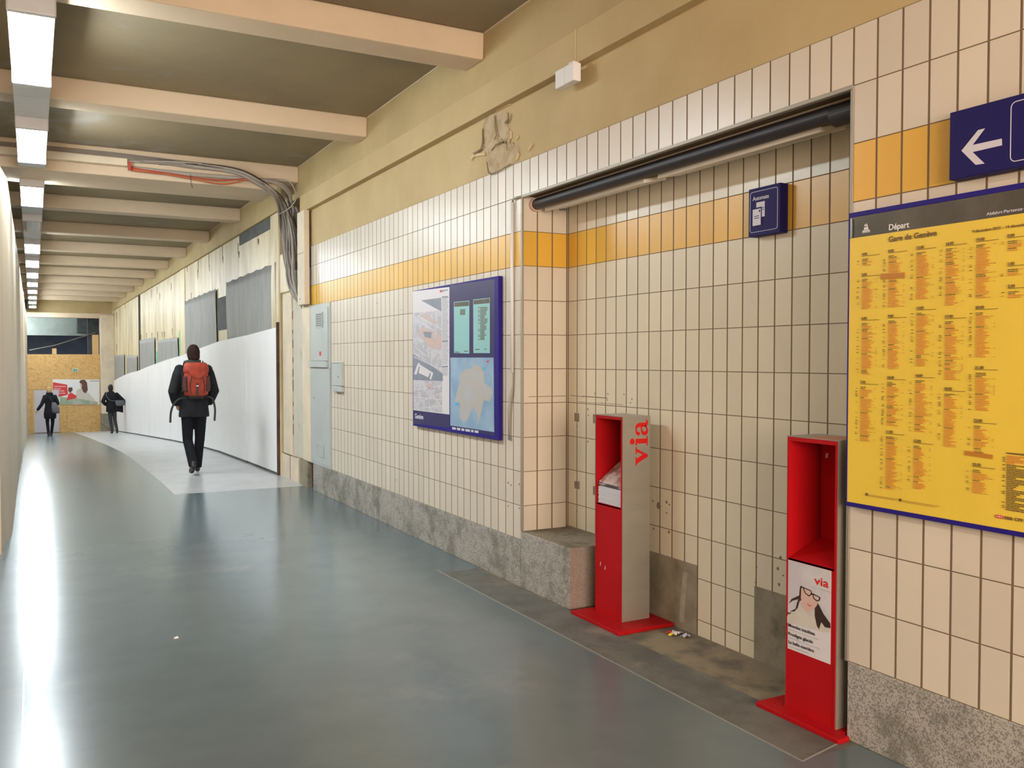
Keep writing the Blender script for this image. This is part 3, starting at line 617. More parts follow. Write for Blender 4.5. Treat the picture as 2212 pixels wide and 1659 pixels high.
# ------------------------------------------------------------------ yellow departure board
TX = 2.968
tb = thing('timetable_board', (2.985, 2.2, 1.0), 'large yellow departures timetable in a blue frame on the tiled wall, right of the recess', 'timetable')
def T(s, z, l=0): return Vector((TX-.001-l, 2.603-s, z))
Y0B, Y1B = 2.603, 1.62
fr = MB(); fr.box(TX, 2.999, Y1B, Y0B, 2.178, 2.198); fr.build('frame', 'bluefr', tb, bevel=.002)
MB().box(TX, 2.999, Y1B, Y0B, 0.990, 1.008).build('frame', 'bluefr', tb, bevel=.002)
MB().box(TX+.0005, 2.999, Y0B-.006, Y0B, 1.008, 2.178).build('frame', 'bluefr', tb)
MB().box(TX+.0005, 2.999, Y1B, Y1B+.006, 1.008, 2.178).build('frame', 'bluefr', tb)
sheet = MB().box(TX+.002, 2.998, Y1B+.006, Y0B-.006, 1.008, 2.178).build('printed_sheet', 'yellow', tb)
MB().box(TX+.0012, TX+.002, Y1B+.006, Y0B-.007, 2.094, 2.178).build('header_band', 'hdr', tb)
cf = MB(); cf.add([T(.0075,2.175,-.0024),T(.019,2.176,.0),T(.024,2.155,.003),T(.024,2.12,.003),T(.021,2.096,.001),T(.0075,2.095,-.0024)], [(0,1,2,3,4,5)]); o_ = cf.build('lifted_corner', mat('glossy film', (.34,.42,.36), .25), tb)  # peeled film corner, its glare put into the pale colour
text('Départ', T(.197,2.104,.0), .032, 'white', tb, 'header_text', bold=.022, width=.092)
text('Gare de Genève', T(.197,2.058,.0), .030, 'printblack', tb, 'header_text', bold=.022, width=.212)
text('Abfahrt·Partenza·Departure', T(.606,2.104,.0), .015, 'signwhite', tb, 'header_text', bold=.01, width=.215)
text('9 décembre 2012 – 14 décembre 2013', T(.553,2.050,.0), .014, 'printblack', tb, 'header_text', bold=.015, width=.235)
em = MB()
for pts in [[(.072,2.112),(.108,2.112),(.108,2.118),(.072,2.118)], [(.078,2.120),(.102,2.120),(.099,2.130),(.081,2.130)], [(.080,2.134),(.088,2.134),(.088,2.143),(.084,2.143)], [(.090,2.132),(.100,2.132),(.092,2.146)], [(.070,2.108),(.112,2.108),(.112,2.110),(.070,2.110)]]:
    em.prism([T(a, b) for a, b in pts], (-.0006,0,0))
em.build('train_emblem', 'white', tb)
cols = {'4.00':(.072,2.014,1.974),'5.00':(.072,1.932,1.798),'6.00':(.074,1.755,1.536),'7.00':(.071,1.497,1.267),'8.00':(.199,2.014,1.801),'9.00':(.201,1.759,1.558),'10.00':(.199,1.518,1.337),'11.00':(.197,1.304,1.085),
 '12.00':(.325,2.013,1.822),'13.00':(.328,1.784,1.568),'14.00':(.326,1.528,1.319),'15.00':(.323,1.278,1.098),'16.00':(.449,2.014,1.791),'17.00':(.450,1.747,1.52),'18.00':(.450,1.481,1.27),
 '19.00':(.569,2.015,1.814),'20.00':(.571,1.774,1.6),'21.00':(.573,1.560,1.415),'22.00':(.571,1.371,1.265),'23.00':(.568,1.213,1.117),'0.00':(.686,2.015,1.969),'1.00':(.687,1.918,1.883),'2.00':(.690,1.841,1.807)}
red = MB(); blk = MB(); dim = MB()
def bar(m_, s, z, w_, h=.0030):
    m_.prism([T(s,z), T(s+w_,z), T(s+w_,z+h), T(s,z+h)], (-.0005,0,0))
rr = random.Random(11)
for hname, (s, z, zb) in cols.items():
    text(hname, T(s-.002, z+.0035), .0150, 'printblack', tb, 'hour_heading', bold=.02)
    bar(blk, s-.002, z, .086, .0016)
    zz = z-.013; n = 0
    while zz > zb:
        isb = n < 2 or rr.random() < .12
        w_ = rr.uniform(.028, .052) if not isb else rr.uniform(.018, .040)
        xx = 0
        while xx < w_:
            ww = min(rr.uniform(.006, .016), w_-xx+.003); bar(blk if isb else red, s+xx, zz, ww, .0030); xx += ww+.0016
        if rr.random() < .22: bar(dim, s+w_+.004, zz+.0008, rr.uniform(.01, .022), .0014)
        if rr.random() < .5: bar(blk if rr.random() < .45 else dim, s-.026+rr.choice([0, .002]), zz, .010, .0026)
        if rr.random() < .25: bar(dim, s+.068, zz, .006, .0024)
        zz -= .0062; n += 1
lg = 0; zz = 1.268
bar(blk, .694, 1.271, .16, .005)
while zz > 1.076:
    zz -= .0062; xx = 0; w_ = rr.uniform(.11, .15) if rr.random() < .75 else rr.uniform(.02, .05); isr = zz > 1.235
    while xx < w_: ww = rr.uniform(.006, .018); bar(red if isr else blk, .694+xx, zz, ww, .0036); xx += ww+.002
    if rr.random() < .5: bar(blk, .680, zz, .008, .003)
for a, b, c in [(.108,1.051,.155),(.266,1.050,.165)]:
    bar(blk, a-.006, b-.005, .011, .011)
    for q, ww in ((0, c), (-.0052, c*.85)):
        xx = .01
        while xx < ww: w2 = rr.uniform(.005, .013); bar(dim, a+xx, b+q, w2, .0022); xx += w2+.0016
for q_ in (red.build('red_print_lines', 'printred', tb), blk.build('black_print_lines', 'printblack', tb), dim.build('faint_print_lines', mat('faint print', (.50,.32,.05), .5), tb)): q_['kind'] = 'stuff'
lo = MB(); lo.prism([T(.657,1.043),T(.684,1.043),T(.684,1.054),T(.657,1.054)], (-.0006,0,0)); lo.build('railway_logo', 'redlight', tb)
lw = MB(); 
for pts in [[(.661,1.0478),(.680,1.0478),(.680,1.0495),(.661,1.0495)], [(.6695,1.045),(.6715,1.045),(.6715,1.052),(.6695,1.052)], [(.659,1.0486),(.663,1.0455),(.663,1.0518)], [(.682,1.0486),(.678,1.0455),(.678,1.0518)]]: lw.prism([T(a, b, .0006) for a, b in pts], (-.0004,0,0))
lw.build('railway_logo_arrow', 'white', tb)
text('SBB CFF FFS', T(.688,1.0435), .0145, 'printblack', tb, 'logo_text', bold=.03, width=.10)
ot = MB(); o2 = MB(); ot.prism([T(.163,1.915),T(.273,1.912),T(.273,1.933),T(.163,1.937)], (-.0009,0,0)); o2.prism([T(.537,1.252),T(.642,1.248),T(.643,1.262),T(.537,1.268)], (-.0009,0,0)); 

ot.build('correction_strip', 'orange_tape', tb); o2.build('correction_strip', 'orange_tape', tb)

# ------------------------------------------------------------------ blue direction sign with arrow
ds = thing('direction_sign', (2.97, 1.6, 2.25), 'dark blue sign with a white arrow pointing left, above the yellow timetable', 'sign')
MB().box(2.945, 2.999, 0.95, 2.130, 2.248, 2.492).build('sign_board', 'blue', ds, bevel=.003)
ar = MB(); ap = [(820,465),(935,322),(983,310),(897,425),(1098,381),(1100,427),(897,474),(980,553),(918,562)]
ar.prism([Vector(WX(1820+.3134*a, 180+.3134*b, 2.9445)) for a, b in ap], (-.0008,0,0)); ar.build('arrow', 'signwhite', ds)
def rrect(y0, y1, z0, z1, r, wd, x, axis='x', name='outline', m_='signwhite', par=None):
    def ring(off):
        out = []
        for cy, cz, a0 in [(y1-r,z1-r,0),(y0+r,z1-r,90),(y0+r,z0+r,180),(y1-r,z0+r,270)]:
            for q in range(7): a = math.radians(a0+q*15); out.append((cy+(r-off)*math.cos(a), cz+(r-off)*math.sin(a)))
        return out
    A, B = ring(0), ring(wd); n = len(A); g = MB()
    vs_ = [(x,)+p for p in A]+[(x,)+p for p in B]+[(x-.0008,)+p for p in A]+[(x-.0008,)+p for p in B]
    fs = []
    for i in range(n):
        j = (i+1) % n; fs += [(2*n+i,2*n+j,3*n+j,3*n+i),(i,j,2*n+j,2*n+i),(n+i,3*n+i,3*n+j,n+j)]
    g.add(vs_, fs); return g.build(name, m_, par)
rrect(1.32, 1.90, 2.268, 2.472, .02, .003, 2.9448, par=ds)
# ------------------------------------------------------------------ ticket machine sign
asn = thing('ticket_machine_sign', (3.35, 3.46, 2.23), 'small dark blue sign with ticket symbol on the yellow tile band in the recess', 'sign')
MB().box(3.315, 3.371, 3.337, 3.560, 2.236, 2.484).build('sign_board', 'blue', asn, bevel=.003)
rrect(3.352, 3.548, 2.256, 2.466, .014, .0022, 3.3148, par=asn)
text('Automate', (3.3140, 3.528, 2.420), .030, 'signwhite', asn, 'sign_text', bold=.01, width=.115)
tk = MB(); tk.box(3.3138, 3.3146, 3.442, 3.502, 2.330, 2.408); tk.build('back_ticket_symbol', 'signwhite', asn)
tk = MB(); tk.box(3.3128, 3.3138, 3.462, 3.538, 2.290, 2.382); tk.build('symbol_gap', 'blue', asn)
tk = MB(); tk.box(3.3118, 3.3128, 3.468, 3.526, 2.290, 2.374); tk.build('front_ticket_symbol', 'signwhite', asn)
tk = MB()
for z in (2.336, 2.326): tk.box(3.3112, 3.3118, 3.480, 3.515, z, z+.0035)
for z in (2.374, 2.364): tk.box(3.3132, 3.3138, 3.446, 3.458, z, z+.0035)
tk.box(3.3112, 3.3118, 3.472, 3.480, 2.356, 2.368)
tk.build('ticket_lines', 'blue', asn)

# ------------------------------------------------------------------ station map board
mbd = thing('map_board', (2.98, 6.65, 1.0), 'blue-framed board with street plan, turquoise lists and region map on the tiles', 'map board')
MX = 2.962; Y0, Y1 = 5.735, 7.385
MB().box(MX, 2.999, Y0, Y1, 1.008, 2.197).build('backing_frame', 'bluefr', mbd, bevel=.003)
def C5(pts): return [(860+.2412*x, 580+.2412*y) for x, y in pts]
def layer(name, m_, pts, x, pts2=None):
    for q in [pts]+list(pts2 or []): g = MB(); ppoly(g, C5(q), x, .0005); g.build(name, m_, mbd)
layer('navy_panel', 'navy', [(465,150),(865,95),(865,1500),(465,1420)], MX-.0002)
layer('navy_panel', 'navy', [(135,1265),(462,1305),(462,1425),(135,1390)], MX-.0002)
layer('plan_sheet', 'paper', [(130,205),(460,165),(460,1308),(138,1268)], MX-.0003)
layer('plan_area', 'mapgrey', [(134,400),(385,375),(395,1290),(140,1262)], MX-.0009)
layer('plan_dark_area', 'mapdark', [(205,285),(385,262),(388,385)], MX-.0015, [[(133,765),(250,840),(397,940),(400,1008),(136,998)]])
layer('plan_white_buildings', 'paper', [(142,945),(178,845),(195,850),(165,950)], MX-.0021, [[(180,850),(315,935),(295,995),(280,988),(295,940),(178,870)], [(195,875),(285,930),(270,975),(185,935)]])
layer('plan_station', 'mappink', [(180,600),(215,525),(330,560),(310,640),(385,690),(385,730),(300,720)], MX-.0021, [[(190,420),(250,400),(330,470),(320,500)], [(245,1040),(290,1030),(330,1085),(270,1085)], [(330,590),(388,600),(388,690),(330,650)]])
layer('plan_station_roof', 'mapdark', [(225,565),(300,570),(295,625),(240,615)], MX-.0027)
kl = MB()
for a, b in [((140,790),(388,905)),((150,700),(260,790)),((170,420),(388,545)),((150,460),(330,560)),((140,1090),(395,1050)),((150,1150),(395,1175)),((140,1220),(395,1110)),((210,1010),(160,1260)),((290,1010),(250,1270)),((350,1010),(330,1280)),((200,1250),(395,1230)),((180,1100),(240,1240)),((300,1120),(395,1240))]:
    pa, pb_ = C5([a, b]); pline(kl, pa, pb_, MX-.0021, .006, .0005)
kl.build('plan_streets', 'paper', mbd)
tx = MB(); rr = random.Random(5)
for y in list(range(262, 640, 11))+list(range(660, 860, 13))+list(range(885, 960, 12)):
    xx = 395
    while xx < 440:
        ww = rr.uniform(5, 14); sh_ = -(xx-395)*.05; pa, pb_ = C5([(xx, y+sh_), (xx+ww, y+sh_-ww*.05)]); pline(tx, pa, pb_, MX-.0009, .0045, .0005); xx += ww+3
for y in (256, 652, 880):
    pa, pb_ = C5([(392, y), (445, y-4)]); pline(tx, pa, pb_, MX-.0012, .011, .0006)
tx.build('plan_index', 'mapdark', mbd)
pp = WX(*C5([(395,205)])[0], MX-.0012)
ll = MB(); ppoly(ll, C5([(375,195),(395,192),(395,212),(375,214)]), MX-.0012); ll.build('railway_logo', 'redlight', mbd)
text('SBB CFF FFS', WX(*C5([(398,208)])[0], MX-.0012), .022, 'mapdark', mbd, 'logo_text', bold=.02, width=.10)
text('Genève', WX(*C5([(150,1340)])[0], MX-.0012), .060, 'signwhite', mbd, 'map_title', bold=.02, width=.19)
nt_ = MB(); rr = random.Random(9); xx = 485
while xx < 700:
    ww = rr.uniform(22, 44); pa, pb_ = C5([(xx, 1430+(xx-485)*.145), (xx+ww, 1430+(xx+ww-485)*.145)]); pline(nt_, pa, pb_, MX-.0009, .018, .0005); xx += ww+10
nt_.build('caption_line', 'signwhite', mbd)
for a in ([(500,300),(638,288),(638,762),(502,757)], [(673,278),(822,262),(822,758),(675,757)]):
    q = MB(); ppoly(q, C5(a), MX-.0012, .0008); q.build('turquoise_sheet', 'sheet', mbd)
layer('sheet_header', 'hdr', [(504,306),(634,294),(634,335),(504,343)], MX-.0023, [[(677,284),(818,268),(818,310),(677,322)]])
li = MB()
for y in range(372, 420, 13): pa, pb_ = C5([(555, y), (600, y-2)]); pline(li, pa, pb_, MX-.0023, .008)
for y in range(350, 640, 13):
    pa, pb_ = C5([(735, y), (rr.choice([775, 790, 800]), y-2)]); pline(li, pa, pb_, MX-.0023, .006)
    if rr.random() < .5: pa, pb_ = C5([(718, y+1), (728, y)]); pline(li, pa, pb_, MX-.0023, .006)
for a, b in [((510,748),(550,749)),((590,740),(625,741)),((690,725),(730,725)),((775,722),(790,722))]: pa, pb_ = C5([a, b]); pline(li, pa, pb_, MX-.0023, .006)
li.build('sheet_print', 'hdr', mbd)
layer('region_map', 'mapblue', [(468,798),(855,798),(860,1465),(468,1405)], MX-.0009)
layer('region_land', 'maptan', [(560,945),(600,905),(672,890),(682,830),(698,870),(735,880),(770,930),(775,1030),(830,1060),(850,1110),(820,1190),(765,1180),(745,1290),(722,1405),(705,1290),(670,1240),(630,1340),(590,1385),(545,1330),(560,1225),(505,1190),(540,1060),(560,1000)], MX-.0015)
layer('region_lake', 'mapcyan', [(508,1205),(548,1195),(545,1225),(515,1228)], MX-.0023, [[(752,890),(785,880),(780,920),(765,910)]])
layer('map_logo', 'redlight', [(795,825),(812,824),(812,840),(795,841)], MX-.0023)

# ------------------------------------------------------------------ grey utility cabinet and small boxes on the tiles
uc = thing('utility_cabinet', (2.99, 10.35, .33), 'tall flush grey utility cabinet at the far left end of the tiles', 'cabinet')
MB().box(2.988, 3.0, 9.96, 10.775, .332, 2.245).build('cabinet_frame', 'cabinet', uc)
MB().box(2.975, 2.988, 10.02, 10.70, 1.575, 2.195).build('upper_door', 'cabinet', uc, bevel=.003)
MB().box(2.982, 2.988, 9.97, 10.76, .36, 1.50).build('lower_door', 'cabinet', uc, bevel=.003)
MB().box(2.955, 2.988, 10.03, 10.74, 1.50, 1.57).build('ledge', 'cabinet', uc, bevel=.004)
for z0, z1, nm, x in ((1.965, 2.145, 'grille', 2.968), (.44, .60, 'cabinet', 2.975)):
    g = MB().box(x+.004, 2.982, 10.21, 10.46, z0, z1).build('vent', 'grille' if nm == 'grille' else 'cabinet', uc)
    s_ = MB(); s_.box(x-.002, x+.004, 10.20, 10.215, z0, z1); s_.box(x-.002, x+.004, 10.455, 10.47, z0, z1); s_.box(x-.002, x+.004, 10.215, 10.455, z1-.012, z1); s_.box(x-.002, x+.004, 10.215, 10.455, z0, z0+.012); n = 7
    for k in range(n): z = z0+(z1-z0)*(k+.5)/n; s_.box(x-.001, x+.004, 10.215, 10.455, z-.004, z+.004)
    s_.build('vent_louvre', 'cabinet', g)
MB().box(2.9738, 2.975, 10.27, 10.35, 1.635, 1.685).build('red_label', 'redlight', uc)
MB().tube([(2.983,10.62,1.13),(2.978,10.62,1.13)], .012).build('lock', 'grille', uc)
jb = thing('junction_box', (2.98, 9.63, 1.24), 'small grey rectangular box on the tiles right of the utility cabinet', 'junction box')
MB().box(2.955, 3.0, 9.47, 9.79, 1.30, 1.565).build('housing', 'cabinet', jb, bevel=.006)
MB().box(2.960, 3.0, 9.48, 9.78, 1.235, 1.296).build('terminal_cover', 'cabinet', jb, bevel=.004)
MB().box(2.953, 2.957, 9.50, 9.76, 1.548, 1.556).build('slot', 'grille', jb)
MB().tube([(2.956,9.55,1.40),(2.951,9.55,1.40)], .01).build('lock', 'grille', jb)
# cover over the cable chase
cc = thing('cable_cover', (2.93, 10.9, 2.27), 'beige painted vertical cover beside the bundle of cables', 'cable cover')
MB().box(2.905, 2.975, 10.74, 11.05, 2.26, 3.40).build('cover_body', 'cream', cc, bevel=.008)
MB().box(2.9035, 2.9055, 10.75, 11.04, 2.885, 2.890).build('joint', 'crack', cc)
MB().tube([(2.906,10.92,2.33),(2.902,10.92,2.33)], .009).build('screw', 'crack', cc)
# white double box high on the wall
wbx = thing('wall_junction_box', (2.95, 4.75, 3.25), 'small white twin box high on the yellowed plaster, right of the broken plaster', 'junction box')
MB().box(2.885, 2.940, 4.60, 4.705, 3.275, 3.385).build('housing', 'white', wbx, bevel=.006)
MB().box(2.885, 2.940, 4.709, 4.815, 3.275, 3.385).build('housing', 'white', wbx, bevel=.006)
MB().box(2.900, 2.9395, 4.63, 4.68, 3.385, 3.40).build('cable_gland', 'white', wbx, bevel=.002)
MB().tube([(2.936,4.66,3.40),(2.936,4.66,3.605)], .003, 6).build('wire', 'chip', wbx)
# conduit with loose cable left of the recess
cdt = thing('conduit', (2.98, 5.56, 1.5), 'thin white conduit running down the tiles left of the recess, frayed cable end below', 'conduit')
c1 = WX(1107, 455, 2.985); 
MB().tube([(2.985,5.565,2.70),(2.985,5.565,1.50)], .011, 10).build('pipe', 'white', cdt, smooth=True)
MB().tube([(2.995,5.44,2.722),(2.985,5.50,2.722),(2.985,5.55,2.718),(2.985,5.565,2.695)], .008, 8).build('elbow', 'aluminium', cdt, smooth=True)
MB().tube([(2.99,5.565,1.52),(2.988,5.565,1.40),(2.985,5.60,1.32),(2.985,5.618,1.24),(2.988,5.618,1.05)], [.008,.010,.016,.017,.012], 8, flat=.3).build('cable_tail', mat('dusty tape', (.40,.36,.30), .8), cdt, smooth=True)
MB().box(2.988, 2.999, 5.60, 5.635, 1.02, 1.05).build('clip', 'grille', cdt)
# ------------------------------------------------------------------ roller tube with louvres at the top of the recess
rt = thing('strip_luminaire', (3.1, 4.0, 2.6), 'long black tubular strip light with cream louvres under the top of the recess', 'luminaire')
MB().tube([(3.10,2.80,2.672),(3.10,5.42,2.672)], .038, 28).build('tube_body', 'tube', rt, smooth=False)
MB().tube([(3.105,2.618,2.660),(3.105,2.80,2.660)], .049, 28).build('end_sleeve', 'black', rt)
MB().tube([(3.10,5.42,2.670),(3.10,5.447,2.670)], .046, 28).build('end_collar', 'face', rt)
MB().box(3.10, 3.36, 2.625, 5.44, 2.710, 2.722).build('carrier_plate', mat('carrier plate', (.40,.34,.25), .6), rt)
for a, b in ((2.92, 4.11), (4.24, 5.38)):
    g = MB(); g.box(3.142, 3.147, a, b, 2.622, 2.645); g.box(3.300, 3.305, a, b, 2.655, 2.680)
    for y in (a, b-.012): g.hexa([(3.147,y,2.623),(3.300,y,2.656),(3.300,y+.012,2.656),(3.147,y+.012,2.623)], [(3.147,y,2.644),(3.300,y,2.679),(3.300,y+.012,2.679),(3.147,y+.012,2.644)])
    lv = g.build('louvre_frame', 'louvre', rt)
    s_ = MB(); n = int((b-a)/.045)
    for k in range(1, n): y = a+(b-a)*k/n; s_.hexa([(3.147,y-.002,2.624),(3.300,y-.002,2.657),(3.300,y+.002,2.657),(3.147,y+.002,2.624)], [(3.147,y-.002,2.643),(3.300,y-.002,2.678),(3.300,y+.002,2.678),(3.147,y+.002,2.643)])
    s_.build('louvre_blades', 'louvre', lv)
    MB().box(3.150, 3.300, a+.012, b-.012, 2.694, 2.702).build('reflector', mat('dim reflector', (.12,.10,.075), .5), rt)
hk = MB(); hk.tube([(3.30,5.44,2.66),(3.355,5.43,2.66)], .010); hk.build('bracket', 'grille', rt)

# ------------------------------------------------------------------ white hoarding along the right, sheet by sheet
HY = [12.33, 14.30, 16.55, 18.90, 21.0, 23.1, 25.3, 27.9, 30.5, 33.2, 35.9, 38.3, 40.3]
HT = [2.03, 1.965, 1.915, 1.80, 1.68, 1.60, 1.50, 1.37, 1.22, 1.12, 0.98, 0.83, 0.68]
for k, (a, b) in enumerate(zip(HY, HY[1:])):
    ta, tb_ = HT[k], HT[k+1]
    if k == 3: ta = 1.80
    xo = 2.945 - (0.006 if k % 2 else 0.0)
    pn = thing('site_hoarding', (2.96, (a+b)/2, fz((a+b)/2)), f'{ordn[k]} white painted sheet of the hoarding, counted from the cable bundle', 'hoarding', 'white hoarding sheets along the right wall')
    MB().hexa([(xo,a+.004,fz(a)+.035),(xo+.012,a+.004,fz(a)+.035),(xo+.012,b-.004,fz(b)+.035),(xo,b-.004,fz(b)+.035)], [(xo,a+.004,ta),(xo+.012,a+.004,ta),(xo+.012,b-.004,tb_),(xo,b-.004,tb_)]).build('sheet', 'white_paint', pn, bevel=.002)
    MB().hexa([(xo+.004,a+.006,fz(a)+.001),(xo+.012,a+.006,fz(a)+.001),(xo+.012,b-.006,fz(b)+.001),(xo+.004,b-.006,fz(b)+.001)], [(xo+.004,a+.006,fz(a)+.035),(xo+.012,a+.006,fz(a)+.035),(xo+.012,b-.006,fz(b)+.035),(xo+.004,b-.006,fz(b)+.035)]).build('foot_batten', 'darkgrey', pn)
tag(MB().box(2.94, 2.98, 12.285, 12.325, 0, 2.10).build('hoarding_post', 'brownwood'), 'dark brown post at the near edge of the white hoarding', 'post')  # dark strip, the shade of the gap put into its colour
# grey dust sheets hanging above the hoarding
DS = [(12.42, 16.02, 2.935, 2.925, 1.85), (17.0, 20.75, 2.89, 2.87, 1.60), (21.95, 25.7, 2.11, 2.10, 1.42), (26.45, 30.35, 2.20, 2.19, 1.15), (31.2, 34.85, 1.71, 1.72, 0.95), (35.8, 40.2, 1.77, 1.74, 0.6)]
DL = ['wide pleated grey dust sheet above the hoarding, nearest to the cable bundle', 'second grey dust sheet from the cable bundle, above the hoarding', 'third grey dust sheet from the cable bundle, right of the green tape', 'fourth grey dust sheet from the cable bundle, left of the green tape', 'fifth grey dust sheet from the cable bundle, small in the distance', 'farthest grey dust sheet, nearest to the pillar at the end']
for k, ((a, b, z0, z1, zb), lb) in enumerate(zip(DS, DL)):
    g = MB(); n = 90; m_ = 8; rs = random.Random(k)
    fr_ = [rs.uniform(5, 9), rs.uniform(11, 16), rs.uniform(20, 28)]; L_ = b-a
    for i in range(n+1):
        s_ = i/n
        for j in range(m_+1):
            t_ = j/m_; amp = .012+.022*t_
            ed = .03*math.sin(t_*5+k)*(abs(s_-.5)*2)**6
            x = 2.978 + amp*.45*(.5*math.sin(fr_[0]*s_*L_*.9)+.35*math.sin(fr_[1]*s_*L_*.6+t_)+.2*math.sin(fr_[2]*s_*L_*.5)) - .01
            ztop = z0+(z1-z0)*s_ - .02*math.sin(math.pi*((s_*6) % 1))
            g.v.append((x, a+L_*s_+ed, ztop+(zb-ztop)*t_))
    for i in range(n):
        for j in range(m_): q = i*(m_+1)+j; g.f.append([q, q+1, q+m_+2, q+m_+1]); g.mi.append(0)
    o = g.build('dust_sheet', 'tarp', smooth=True); q = o.modifiers.new('t', 'SOLIDIFY'); q.thickness = .002
    tag(o, lb, 'dust sheet', 'grey dust sheets hung above the white hoarding')
tag(MB().box(2.985, 2.998, 16.05, 16.98, 2.12, 2.70).build('backing_board', 'darkgrey'), 'dark grey board showing between the two nearest dust sheets', 'board')
for (a, b, z0, z1, lb) in [(25.78, 26.35, 1.43, 1.80, 'green tape patch between the third and fourth dust sheets, above the hoarding'), (21.55, 21.9, 1.64, 2.25, 'green tape strip beside the third dust sheet, near the pilaster')]:
    tag(MB().box(2.992, 2.998, a, b, z0, z1).build('green_tape', 'green'), lb, 'tape')

# ------------------------------------------------------------------ cables
def spline(pts, n=7):
    P = [Vector(p) for p in pts]; out = []
    for i in range(len(P)-1):
        p0, p1, p2, p3 = P[max(i-1, 0)], P[i], P[i+1], P[min(i+2, len(P)-1)]
        for j in range(n):
            t = j/n; out.append(.5*((2*p1)+(p2-p0)*t+(2*p0-5*p1+4*p2-p3)*t*t+(3*p1-p0-3*p2+p3)*t**3))
    return out+[P[-1]]
BUNDLES = {}
def cable(pts, r, m_, label, group, name='cable'):
    if group is None: return tag(MB().tube(spline(pts), r, 7).build(name, m_, smooth=True), label, 'cable')
    if label not in BUNDLES: BUNDLES[label] = thing('cable_bundle', tuple(pts[-1]), label, 'cables')
    return MB().tube(spline(pts), r, 7).build(name, m_, BUNDLES[label], smooth=True)
rs = random.Random(3)
GB = 'grey cables bundled from the beam down to the wall post'
for k in range(22):
    j = rs.uniform(-1, 1); sp = k/21
    yA = 11.06+rs.uniform(-.03, .03); yB = 11.14+sp*.85
    pts = [(0.9+sp*.4, 11.15-.02*rs.random(), 3.90-.05*rs.random()), (1.6, 11.09, 3.875+.03*j), (2.15, yA, 3.86+.02*j-.02*sp), (2.45, yA+.02, 3.76-.03*sp+.03*j), (2.68+.10*sp, 11.16+sp*.10, 3.58+.05*j),
           (2.84+.06*sp, 11.32+.30*(1-sp), 3.30+.05*j), (2.90+.05*rs.random(), 11.42+.30*(1-sp)+.05*j, 2.95), (2.93+.03*rs.random(), 11.38+.30*(1-sp)+.04*j, 2.66), (2.95, 11.26+.22*(1-sp)+.03*j, 2.44+.04*j), (3.0, 11.10+.10*rs.random(), 2.28+.05*j)]
    cable(pts, rs.choice([.008, .010, .012, .016]), rs.choice(['cable', 'cable_l', 'cable', 'cable_d']), 'thick bundle of grey cables curving from the third beam down to the wall post', GB)
for k in range(16):
    y = 11.16+.045*k+rs.uniform(-.02, .02); x = 3.03+rs.uniform(-.03, .04); zt = rs.uniform(3.45, 3.78)
    pts = [(x-.12*(rs.random() < .4), y+.1*rs.uniform(-1, 1), zt), (x, y+.04*rs.uniform(-1, 1), 3.2), (x+.02, y*.7+11.3*.3+.03*rs.uniform(-1, 1), 2.85), (x, y*.4+11.25*.6, 2.5), (3.02, 11.16+.01*k, 2.32)]
    cable(pts, rs.choice([.006, .008, .012]), rs.choice(['cable', 'cable_l', 'cable_d', 'cable_l']), 'tangle of thin cables hanging in the dark chase beside the beige cover', 'cables hanging inside the dark chase')
for k in range(4):
    pts = [(-.5, 11.125, 3.93-.012*k), (.7, 11.12, 3.935-.014*k), (1.35, 11.11, 3.92-.012*k), (2.0, 11.10, 3.905-.01*k)]
    cable(pts, .006, 'cable', 'row of thin grey cables clipped along the upper face of the third beam', 'thin cables clipped along the third beam')
for k in range(6):
    sag = rs.uniform(.0, .07)
    pts = [(1.02, 11.11, 3.79-.008*k), (1.40, 11.09, 3.765-sag*.4), (1.72, 11.085, 3.74-sag*.5), (2.05, 11.08, 3.75-sag), (2.35, 11.09, 3.79-.3*sag), (2.62, 11.12, 3.78)]
    cable(pts, .005, 'cable_r' if k != 4 else 'orange_tape', 'thin red cables sagging together along the third beam', 'red cables sagging along the third beam')
for k in range(6):
    pts = [(1.02, 11.12, 3.80-.007*k), (1.6, 11.10, 3.785-.006*k), (2.2, 11.09, 3.79-.006*k), (2.66, 11.12, 3.79-.008*k), (2.86, 11.2, 3.70-.02*k), (2.92, 11.3, 3.4)]
    cable(pts, .006, rs.choice(['cable_d', 'cable', 'cable_l']), 'thin dark and grey cables leaving the red-ended trunking along the third beam', 'cables leaving the red-ended trunking')
cable([(2.55,11.08,3.80),(2.80,11.07,3.79),(2.90,11.06,3.62),(2.84,11.08,3.48),(2.70,11.1,3.38)], .007, 'cable_l', 'pale cable looping out in front of the dark corner above the post', None)
td = thing('cable_trunking', (.4, 11.1, 3.8), 'cream trunking with a red end along the third beam', 'cable trunking')
MB().box(-.6, .98, 11.085, 11.125, 3.795, 3.875).build('trunking_body', 'cream', td, bevel=.004)
MB().box(.985, 1.02, 11.08, 11.125, 3.75, 3.845).build('red_end', 'cable_r', td, bevel=.003)
cable([(1.66,11.075,3.76),(1.665,11.07,3.66),(1.68,11.07,3.60)], .004, 'cable_d', 'short dark wire dangling from the third beam', None)

